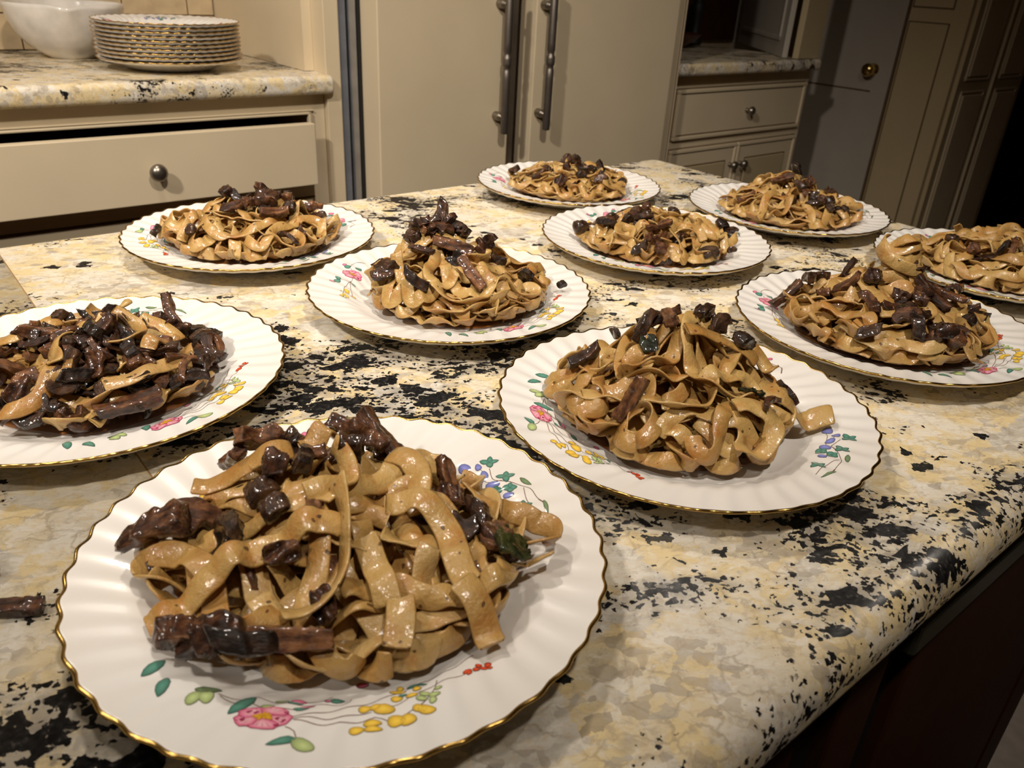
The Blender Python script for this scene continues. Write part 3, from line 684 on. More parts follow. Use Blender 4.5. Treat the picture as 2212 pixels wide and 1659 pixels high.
        for k in range(9):
            a0 = 2*math.pi*k/9; e = c+(ax*math.cos(a0)+ay*math.sin(a0))*(0.40 if k % 2 else 0.30); pts = []
            mid = (c+e)/2; dv = (e-c)/2; nv = np.array([-dv[1], dv[0]])*0.45
            pts = [tuple(mid+dv*math.cos(t)+nv*math.sin(t)) for t in np.linspace(0, 2*math.pi, 8, endpoint=False)]
            add([[tuple(mid)], pts], [lin(226, 178, 60), lin(196, 138, 40)], 0.00060+0.00001*k)
    me = bpy.data.meshes.new('floral_print'); me.from_pydata([tuple(map(float, v)) for v in V], [], F)
    ca = me.color_attributes.new('Col', 'FLOAT_COLOR', 'POINT')
    ca.data.foreach_set('color', np.array(C, dtype=np.float32).ravel())
    bm = bmesh.new(); bm.from_mesh(me)
    for f in bm.faces:
        f.normal_update()
        if f.normal.z < 0: f.normal_flip()
        f.smooth = True
    bm.to_mesh(me); bm.free()
    return me

PM, GM, FM = plate_mesh(), gilt_mesh(), [print_mesh(k) for k in range(3)]
for me, m in ((PM, 'china'), (GM, 'gilt'), (FM[0], 'print'), (FM[1], 'print'), (FM[2], 'print')): me.materials.append(M[m])
def add_plate(loc, rot, label, group, prints=True):
    t = tag(empty('dinner_plate', loc, rot), label, 'plate', group)
    for nm, me, lb in (('plate_body', PM, None), ('gilt_rim', GM, None), ('flower_spray', FM[0], 'large pink flower with yellow blooms and red sprig'), ('flower_spray', FM[1], 'small pink flower with buds and yellow sprigs'), ('flower_spray', FM[2], 'blue bells with green leaves')):
        if nm == 'flower_spray' and not prints: continue
        o = bpy.data.objects.new(nm, me); COL.objects.link(o); o.parent = t
        if lb: o['label'] = lb
    return t

# ------------------------------------------------------------------ pasta: everything is dropped onto a height field
CU = np.array([0.7767, -0.6298]); CV = np.array([0.6298, 0.7767])   # u to the right of the photograph, v away from it
G = 0.0015; GN = 190; G0 = -G*GN/2
gu, gv = np.meshgrid(G0+G*(np.arange(GN)+0.5), G0+G*(np.arange(GN)+0.5), indexing='ij')

def gsm(a, s):
    k = np.arange(-int(3*s), int(3*s)+1); w = np.exp(-k*k/(2*s*s)); w /= w.sum()
    p = len(k)//2; pad = np.concatenate([np.full((p,)+a.shape[1:], 0)+a[0], a, np.full((p,)+a.shape[1:], 0)+a[-1]])
    return np.stack([np.convolve(pad[:, c], w, 'valid') for c in range(a.shape[1])], 1) if a.ndim == 2 else np.convolve(pad, w, 'valid')

def idx(u, v): return np.clip(((u-G0)/G).astype(int), 0, GN-1), np.clip(((v-G0)/G).astype(int), 0, GN-1)

def ribbon_geo(P, phi, w, th, rng):
    """swept ribbon: P centre line (N,3), phi tilt out of the horizontal"""
    T = np.gradient(P, axis=0); T /= np.linalg.norm(T, axis=1)[:, None]
    hb = np.stack([-T[:, 1], T[:, 0], np.zeros(len(P))], 1); hb /= np.maximum(np.linalg.norm(hb, axis=1)[:, None], 1e-6)
    nb = np.cross(T, hb)
    wd = hb*np.cos(phi)[:, None]+nb*np.sin(phi)[:, None]; nn = np.cross(T, wd)
    s = np.arange(len(P))*np.linalg.norm(P[1]-P[0]); N = len(P)
    ph = rng.uniform(0, 6.28, 4); wl = rng.uniform(0.011, 0.019, 2)
    r1 = 0.0009*np.sin(2*np.pi*s/wl[0]+ph[0])*(0.5+0.5*np.sin(s*60+ph[1])); r2 = 0.0009*np.sin(2*np.pi*s/wl[1]+ph[2])*(0.5+0.5*np.sin(s*55+ph[3]))
    cup = rng.uniform(-0.0008, 0.0008)
    ww = w*(1+0.05*np.sin(s*90+ph[1]))
    ww[0] *= 0.86; ww[-1] *= 0.86
    ring = [(-0.5, 0), (-0.44, 0.5), (0, 0.5), (0.44, 0.5), (0.5, 0), (0.44, -0.5), (0, -0.5), (-0.44, -0.5)]
    V = np.zeros((N, 8, 3))
    for k, (a, b) in enumerate(ring):
        e = (r1 if a < 0 else r2)*min(1, abs(a)*2)+cup*(1-(2*a)**2)
        V[:, k] = P+wd*(ww*a)[:, None]+nn*(th*b+e)[:, None]
    F = []
    i = np.arange(N-1)
    for k in range(8):
        k2 = (k+1) % 8; F.append(np.stack([i*8+k, i*8+k2, (i+1)*8+k2, (i+1)*8+k], 1))
    caps = []
    for base in (0, (N-1)*8):
        q = [base+7, base+0, base+1, base+2], [base+7, base+2, base+6, base+6]
        caps += [[base+0, base+1, base+7, base+7]]
        caps += [[base+1, base+2, base+6, base+7], [base+2, base+3, base+5, base+6]]
    F = np.concatenate(F)
    cap = np.array([[b+1, b+2, b+6, b+7] for b in (0, (N-1)*8)]+[[b+2, b+3, b+5, b+6] for b in (0, (N-1)*8)])
    return V.reshape(-1, 3), np.concatenate([F, cap])

class Pile:
    def __init__(s, center, rot, seed):
        s.rng = np.random.default_rng(seed); s.c = center
        X = gu*CU[0]+gv*CV[0]; Y = gu*CU[1]+gv*CV[1]
        c_, s_ = math.cos(-rot), math.sin(-rot)
        xl, yl = X*c_-Y*s_, X*s_+Y*c_
        s.h = pz(xl, yl); s.h = np.where(np.hypot(gu, gv) > RP, 0.022, s.h); s.h0 = s.h.copy()
    def target(s, bumps):
        t = np.zeros_like(s.h)
        for (u, v, ru, rv, hh, pw) in bumps:
            q = ((gu-u)/ru)**2+((gv-v)/rv)**2
            t = np.maximum(t, hh*np.clip(1-q, 0, 1)**pw)
        s.t = 0.0065+t; s.inside = t > 0; s.core = np.zeros_like(t, dtype=bool)
        for (u, v, ru, rv, hh, pw) in bumps: s.core |= ((gu-u)/(ru*0.94))**2+((gv-v)/(rv*0.92))**2 < 1
    def walk(s, u, v, hd, L, ds, curl):
        rng = s.rng; N = int(L/ds); k = 0.0; out = np.zeros((N, 2)); kap = np.zeros(N)
        bias = rng.normal(0, 18); flip = 0
        for i in range(N):
            k += (-k*ds/0.010)+rng.normal(0, 1)*curl*math.sqrt(2*ds/0.010)
            a, b = int((u-G0)/G), int((v-G0)/G)
            kk = k+bias
            if not (0 <= a < GN and 0 <= b < GN and s.core[a, b]):
                want = math.atan2(s.cv-v, s.cu-u); d = (want-hd+math.pi) % (2*math.pi)-math.pi
                kk = 125*np.sign(d)*min(1, abs(d)/0.4)
            kk = max(-130, min(130, kk))
            hd += kk*ds; u += math.cos(hd)*ds; v += math.sin(hd)*ds; out[i] = (u, v); kap[i] = kk
        return out, kap
    def add_ribbon(s, L, w, ds, curl=55, tries=9, seedpt=None, free=0.0):
        rng = s.rng; best = None
        D = (s.t-s.h)*s.inside
        for _ in range(tries):
            for __ in range(10):
                a, b = rng.integers(0, GN, 2)
                if s.inside[a, b] and D[a, b] > 0.4*rng.random()*D.max(): break
            u, v = gu[a, b], gv[a, b]
            p, k = s.walk(u, v, rng.uniform(0, 6.28), L, ds, curl)
            ia, ib = idx(p[:, 0], p[:, 1]); d = D[ia, ib]
            sc = np.mean(np.minimum(d, 0.02))-0.8*np.mean(np.maximum(-d, 0))-0.05*np.mean(~s.inside[ia, ib])
            if best is None or sc > best[0]: best = (sc, p, k)
        sc, p, k = best
        return s.lay(p, k, w, ds), sc
    def lay(s, p, k, w, ds, phi=None, wave=0.0042, pk=0.42):
        rng = s.rng; N = len(p); n1 = max(1, int(0.004/ds))
        p = gsm(p, n1); T = np.gradient(p, axis=0); T /= np.maximum(np.hypot(T[:, 0], T[:, 1])[:, None], 1e-9); nb = np.stack([-T[:, 1], T[:, 0]], 1)
        sarr = np.arange(N)*ds
        if phi is None:
            phi = 1.25*np.tanh(np.abs(gsm(k, n1))/75)*np.sign(rng.normal())+0.30*np.sin(sarr*2*np.pi/rng.uniform(0.03, 0.07)+rng.uniform(0, 6))
        phi = gsm(phi, max(1, int(0.005/ds)))
        hs = []
        for f in (-0.5, -0.25, 0, 0.25, 0.5):
            q = p+nb*(f*w*np.cos(phi))[:, None]; a, b = idx(q[:, 0], q[:, 1]); hs.append(s.h[a, b])
        hs = np.array(hs); S = pk*hs.max(0)+(1-pk)*hs.mean(0)
        nm = max(1, int(0.004/ds)); Sm = np.array([S[max(0, i-nm):i+nm+1].max() for i in range(N)])
        Sm = 0.35*Sm+0.65*S
        Sm = gsm(Sm, max(1, int(0.006/ds)))
        wv = (wave+(0.006 if rng.random() < 0.25 else 0))*np.clip(np.sin(sarr*2*np.pi/rng.uniform(0.022, 0.045)+rng.uniform(0, 6)), 0, 1)*np.cos(phi)**2*rng.uniform(0.2, 1.3)
        hh = np.abs(np.sin(phi))*w/2
        z = Sm+hh*0.62+0.0007+wv
        P = np.stack([p[:, 0], p[:, 1], z], 1); P = gsm(P, max(1, int(0.0025/ds)))
        h0 = []
        for f in (-0.6, -0.3, 0, 0.3, 0.6):
            q = p+nb*(f*w*np.cos(phi))[:, None]; a, b = idx(q[:, 0], q[:, 1]); h0.append(s.h0[a, b])
        h0 = np.array(h0).max(0); m5 = max(1, int(0.004/ds)); h0 = np.array([h0[max(0, i-m5):i+m5+1].max() for i in range(N)])
        P[:, 2] = np.maximum(P[:, 2], h0+hh+0.0038)
        for f in np.linspace(-0.5, 0.5, 9):
            q = p+nb*(f*w*np.cos(phi))[:, None]; zz_ = P[:, 2]+hh*0.55
            a, b = idx(q[:, 0], q[:, 1]); np.maximum.at(s.h, (a, b), zz_+0.0005)
            for da, db in ((1, 0), (0, 1)):
                np.maximum.at(s.h, (np.clip(a+da, 0, GN-1), np.clip(b+db, 0, GN-1)), zz_)
        return P, phi
    def world(s, P):
        Q = P.copy(); Q[:, 0] = P[:, 0]*CU[0]+P[:, 1]*CV[0]; Q[:, 1] = P[:, 0]*CU[1]+P[:, 1]*CV[1]; return Q
    def drop(s, u, v, ru, rv, th, sink=0.3):
        """height and tilt for a lump resting at (u,v)"""
        q = ((gu-u)**2+(gv-v)**2) < max(ru, 0.006)**2
        hv = s.h[q]; z = hv.mean()*0.6+hv.max()*0.4
        A = np.stack([gu[q]-u, gv[q]-v, np.ones(q.sum())], 1); c = np.linalg.lstsq(A, hv, rcond=None)[0]
        q2 = (((gu-u)/max(ru*0.8, 0.004))**2+((gv-v)/max(rv, 0.004))**2) < 1
        s.h[q2] = np.maximum(s.h[q2], z+th*(1-sink)*0.9)
        q0 = ((gu-u)**2+(gv-v)**2) < max(ru*1.35, 0.008)**2
        return max(z+th*0.5-th*sink*0.5, s.h0[q0].max()+th*0.75+0.002), c[0], c[1]

# mushroom prototypes --------------------------------------------------
def lump(name, L, Wd, T, kind, seed, nx=18, ny=8, nz=4):
    rng = random.Random(seed); V = {}; verts = []; faces = []
    def vid(i, j, k):
        key = (i, j, k)
        if key not in V:
            x, y, z = i/nx*2-1, j/ny*2-1, k/nz*2-1
            V[key] = len(verts)
            if kind == 'strip':
                px = x*L/2; py = y*Wd/2*(1-0.18*x*x); pz_ = z*T/2
                pz_ += 0.12*L*(1-x*x)*bend; py += 0.10*L*x*x*bend2; px += y*Wd*0.25*slant
            elif kind == 'slice':    # mushroom cut lengthwise: domed cap and short stem
                ax = x*L/2; w_ = math.sqrt(max(0.0, 1-x*x*0.92)); top_ = Wd*0.5*w_; bot = -Wd*0.12+Wd*0.10*math.cos(x*3.1)-(Wd*0.42*math.exp(-(x/0.28)**2))
                px = ax; py = bot+(top_-bot)*(y+1)/2; pz_ = z*T/2+0.10*L*bend*(x*x)
            elif kind == 'wedge':
                tp = 0.45+0.55*(1-((x+1)/2)**1.6); px = x*L/2; py = y*Wd/2*tp; pz_ = z*T/2*tp+0.10*L*(1-x*x)
            elif kind == 'flap':
                a = x*1.25*abs(bend+0.4); px = math.sin(a)*L/2/1.2; pz_ = (1-math.cos(a))*L*0.45+z*T/2+0.0025*math.sin(y*3+x*4+seed); py = y*Wd/2*(1-0.35*abs(x)**3)
            else:
                px = x*L/2*(1-0.12*y*y-0.12*z*z); py = y*Wd/2*(1-0.15*x*x); pz_ = z*T/2*(1-0.2*x*x)
            v = Vector((px, py, pz_)); am = 0.16*T if kind != 'leaf' else T
            n_ = noise.noise_vector(v*150+Vector((seed*7.1, 0, 0)))*am*1.6+noise.noise_vector(v*620+Vector((0, seed*3.3, 0)))*am*0.5
            if kind == 'leaf': n_.x *= 0.4; n_.y *= 0.4
            verts.append(tuple(v+n_))
        return V[key]
    bend, bend2, slant = rng.uniform(-1, 1), rng.uniform(-1, 1), rng.uniform(-1, 1)
    for i in range(nx):
        for j in range(ny):
            faces.append((vid(i, j, nz), vid(i+1, j, nz), vid(i+1, j+1, nz), vid(i, j+1, nz)))
            faces.append((vid(i, j, 0), vid(i, j+1, 0), vid(i+1, j+1, 0), vid(i+1, j, 0)))
    for i in range(nx):
        for k in range(nz):
            faces.append((vid(i, 0, k), vid(i+1, 0, k), vid(i+1, 0, k+1), vid(i, 0, k+1)))
            faces.append((vid(i, ny, k), vid(i, ny, k+1), vid(i+1, ny, k+1), vid(i+1, ny, k)))
    for j in range(ny):
        for k in range(nz):
            faces.append((vid(0, j, k), vid(0, j, k+1), vid(0, j+1, k+1), vid(0, j+1, k)))
            faces.append((vid(nx, j, k), vid(nx, j+1, k), vid(nx, j+1, k+1), vid(nx, j, k+1)))
    return mesh_np(name, verts, faces)
PROTO = []
for sd, (kind, L, Wd, T, mm) in enumerate([('strip', .030, .009, .006, 'mush'), ('strip', .024, .008, .007, 'mush_dark'), ('strip', .036, .010, .006, 'mush'), ('slice', .026, .020, .005, 'mush'), ('slice', .022, .018, .005, 'mush_dark'), ('chunk', .014, .011, .009, 'mush'), ('chunk', .012, .010, .008, 'mush_dark'), ('flap', .028, .016, .0035, 'mush_dark'), ('flap', .034, .018, .004, 'mush'), ('leaf', .022, .016, .0025, 'green'), ('strip', .020, .010, .007, 'mush_dark'), ('chunk', .018, .012, .010, 'mush'), ('slice', .042, .026, .010, 'mush'), ('wedge', .040, .018, .011, 'mush'), ('strip', .026, .006, .004, 'mush')]):
    me = lump('mushroom_piece', L, Wd, T, kind, sd+1); me.materials.append(M[mm]); PROTO.append((me, L, Wd, T, kind))

def put_mush(pile, parent, u, v, kind=None, scale=1.0, yaw=None, tilt=None, sink=0.35):
    rng = pile.rng
    k = int(rng.choice([0, 1, 2, 3, 4, 5, 6, 7, 8, 10, 11, 14, 14])) if kind is None else kind
    me, L, Wd, T, kd = PROTO[k]
    z, a, b = pile.drop(u, v, L*scale*0.42, Wd*scale*0.5, T*scale, sink)
    yaw = rng.uniform(0, 6.28) if yaw is None else yaw
    o = bpy.data.objects.new('leafy_green' if kd == 'leaf' else 'mushroom_piece', me); COL.objects.link(o); o.parent = parent
    wu = u*CU+v*CV; g3 = a*CU+b*CV
    g3 = np.clip(g3, -1.0, 1.0)
    n = Vector((-g3[0], -g3[1], 1)).normalized(); q = Vector((0, 0, 1)).rotation_difference(n)
    ca = math.atan2(CU[1], CU[0])
    t = rng.normal(0, 0.28) if tilt is None else tilt
    R = q.to_matrix().to_4x4() @ Matrix.Rotation(yaw+ca, 4, 'Z') @ Matrix.Rotation(t, 4, 'Y') @ Matrix.Rotation(rng.normal(0, 0.5) if tilt is None else 0.0, 4, 'X')
    lift = abs(math.sin(t))*L*scale*0.33
    o.matrix_basis = Matrix.Translation((wu[0], wu[1], z+lift)) @ R @ Matrix.Scale(scale, 4)
    return o

def serving(center, rot, seed, bumps, n_rib, mush, label, top_mush=(), heroes=(), wraps=(), mtop=1.0, w=0.0115, ds=0.0022, L=(0.10, 0.22), curl=55, late=8):
    root = tag(empty('pasta_serving', (center[0], center[1], ZI+0.0014)), label, 'pasta', 'servings of ribbon pasta with mushrooms')
    pile = Pile(center, rot, seed); pile.target(bumps); pile.cu, pile.cv = bumps[0][0], bumps[0][1]
    rng = pile.rng
    # thin sauce film under the noodles
    bm = bmesh.new(); u0, v0, ru, rv = bumps[0][:4]; N = 132; ringsv = []
    ctr = bm.verts.new((*(u0*CU+v0*CV), 0.0072)); 
    for f in (0.2, 0.4, 0.55, 0.65, 0.72, 0.79, 0.86):
        rg = []
        for k in range(N):
            a = 2*math.pi*k/N; rr_ = f*(0.98+0.10*noise.noise(Vector((math.cos(a)*2, math.sin(a)*2, seed))))
            q = (u0+ru*rr_*math.cos(a))*CU+(v0+rv*rr_*math.sin(a))*CV
            c_, s_ = math.cos(-rot), math.sin(-rot)
            rg.append(bm.verts.new((q[0], q[1], float(pz(q[0]*c_-q[1]*s_, q[0]*s_+q[1]*c_))+0.0009)))
        ringsv.append(rg)
    for k in range(N): bm.faces.new((ctr, ringsv[0][k], ringsv[0][(k+1) % N]))
    for a_, b_ in zip(ringsv, ringsv[1:]):
        for k in range(N): bm.faces.new((a_[k], b_[k], b_[(k+1) % N], a_[(k+1) % N]))
    tag(obj('sauce', bm, M['sauce'], root, None, True), kind='stuff')
    def emit(P, phi, ww):
        V, F = ribbon_geo(P, phi, ww, 0.0016, rng)
        V = V.reshape(-1, 3); V = pile.world(V)
        me = mesh_np('noodle', V, F); me.materials.append(M['noodle'])
        o = bpy.data.objects.new('noodle', me); COL.objects.link(o); o.parent = root
    nm = sum(m[4] for m in mush); left = [list(m) for m in mush]; every = max(1, n_rib//max(1, nm))
    todo = [i for i, m in enumerate(mush) for _ in range(m[4])]; rng.shuffle(todo)
    def one(i):
        mu, mv, su, sv = mush[i][:4]
        for _ in range(20):
            u, v = rng.normal(mu, su), rng.normal(mv, sv); a, b = int((u-G0)/G), int((v-G0)/G)
            if 0 <= a < GN and 0 <= b < GN and pile.core[a, b] and pile.h[a, b] < min(pile.t[a, b]+0.012, mtop): break
        else: return
        put_mush(pile, root, u, v, scale=rng.uniform(0.75, 1.15))
    acc = 0.0; made = 0
    for i in range(n_rib):
        acc += nm*0.72/n_rib
        while acc >= 1 and todo: one(todo.pop()); acc -= 1
        ww = w*rng.uniform(0.88, 1.1)
        (P, phi), sc = pile.add_ribbon(rng.uniform(*L), ww, ds, curl)
        emit(P, phi, ww); made += 1
        D = (pile.t-pile.h)[pile.inside]
        if made > n_rib*0.5 and D.mean() < 0.0015: break
    for _ in range(int(len(todo)*0.45)): one(todo.pop())
    for (u, v, r, z, a0, arc, tl) in wraps:    # ribbons coiled round the tip of a heap
        n_ = int(r*arc/ds); a = a0+np.linspace(0, arc, n_); s_ = np.linspace(0, 1, n_)
        rr_ = r*(1+0.12*np.sin(a*2.3+z*300)); P = np.stack([u+rr_*np.cos(a), v+rr_*np.sin(a), z+0.004*np.sin(a*1.7+z*200)], 1)
        emit(P, np.full(n_, tl)+0.25*np.sin(s_*9), w*rng.uniform(0.9, 1.15))
    for hp in heroes:    # long ribbons traced on the top of the heap
        pts = np.array(hp[0]); seg = []
        for k in range(len(pts)-1):
            p0, p1, p2, p3 = pts[max(k-1, 0)], pts[k], pts[k+1], pts[min(k+2, len(pts)-1)]
            for t in np.linspace(0, 1, 14, endpoint=False): seg.append(0.5*((2*p1)+(-p0+p2)*t+(2*p0-5*p1+4*p2-p3)*t*t+(-p0+3*p1-3*p2+p3)*t**3))
        seg = np.array(seg); d = np.concatenate([[0], np.cumsum(np.hypot(*np.diff(seg[:, :2], axis=0).T))]); n_ = int(d[-1]/ds)
        q = np.stack([np.interp(np.linspace(0, d[-1], n_), d, seg[:, c]) for c in range(seg.shape[1])], 1)
        P, phi = pile.lay(q[:, :2], np.zeros(n_), w, ds, phi=q[:, 2] if q.shape[1] > 2 else np.zeros(n_)+0.15, wave=0.002, pk=1.0)
        if q.shape[1] > 3: P[:, 2] += q[:, 3]
        emit(P, phi, w*(hp[1] if len(hp) > 1 else 1.0))
    for tm in top_mush:
        put_mush(pile, root, tm[0], tm[1], kind=tm[2], scale=tm[3], yaw=tm[4], tilt=tm[5] if len(tm) > 5 else 0.0, sink=0.15)
    print('serving', seed, 'ribbons', made, 'top', round(float(pile.h.max()), 3))
    return root

# ------------------------------------------------------------------ the ten plates and their servings
PI_ = math.pi
R = math.radians
PL = [(0.1514, 0.3029), (0.4274, 0.3078), (0.0999, 0.5927), (0.4197, 0.5932), (0.3290, 0.8518), (0.8210, 0.8609), (0.7267, 0.6049), (1.0021, 0.6056), (0.7159, 0.3085), (1.0085, 0.3246)]
ROT = [0.0, R(-70.5), R(56.5), R(43), R(-83), R(52.5), R(-6), R(-34), R(36), R(-30)]
PLAB = ['gilt-edged flowered china plate nearest the camera, with a large pink flower facing the viewer',
        'flowered china plate second in the near row, blue bells showing at its right',
        'flowered china plate cut off by the left edge of the photograph',
        'flowered china plate in the middle row, small pink flower on its left rim',
        'flowered china plate at the back left of the island, below the open drawer',
        'flowered china plate at the far back, in front of the refrigerator handles',
        'flowered china plate between the far back plate and the middle pink-flower plate',
        'flowered china plate at the far right corner, in front of the brass-knobbed door',
        'flowered china plate third in the near row, under the tallest pasta heap',
        'flowered china plate cut off by the right edge of the photograph']
for (x, y), r, l in zip(PL, ROT, PLAB):
    add_plate((x, y, ZI), r, l, 'flowered plates laid out on the island')

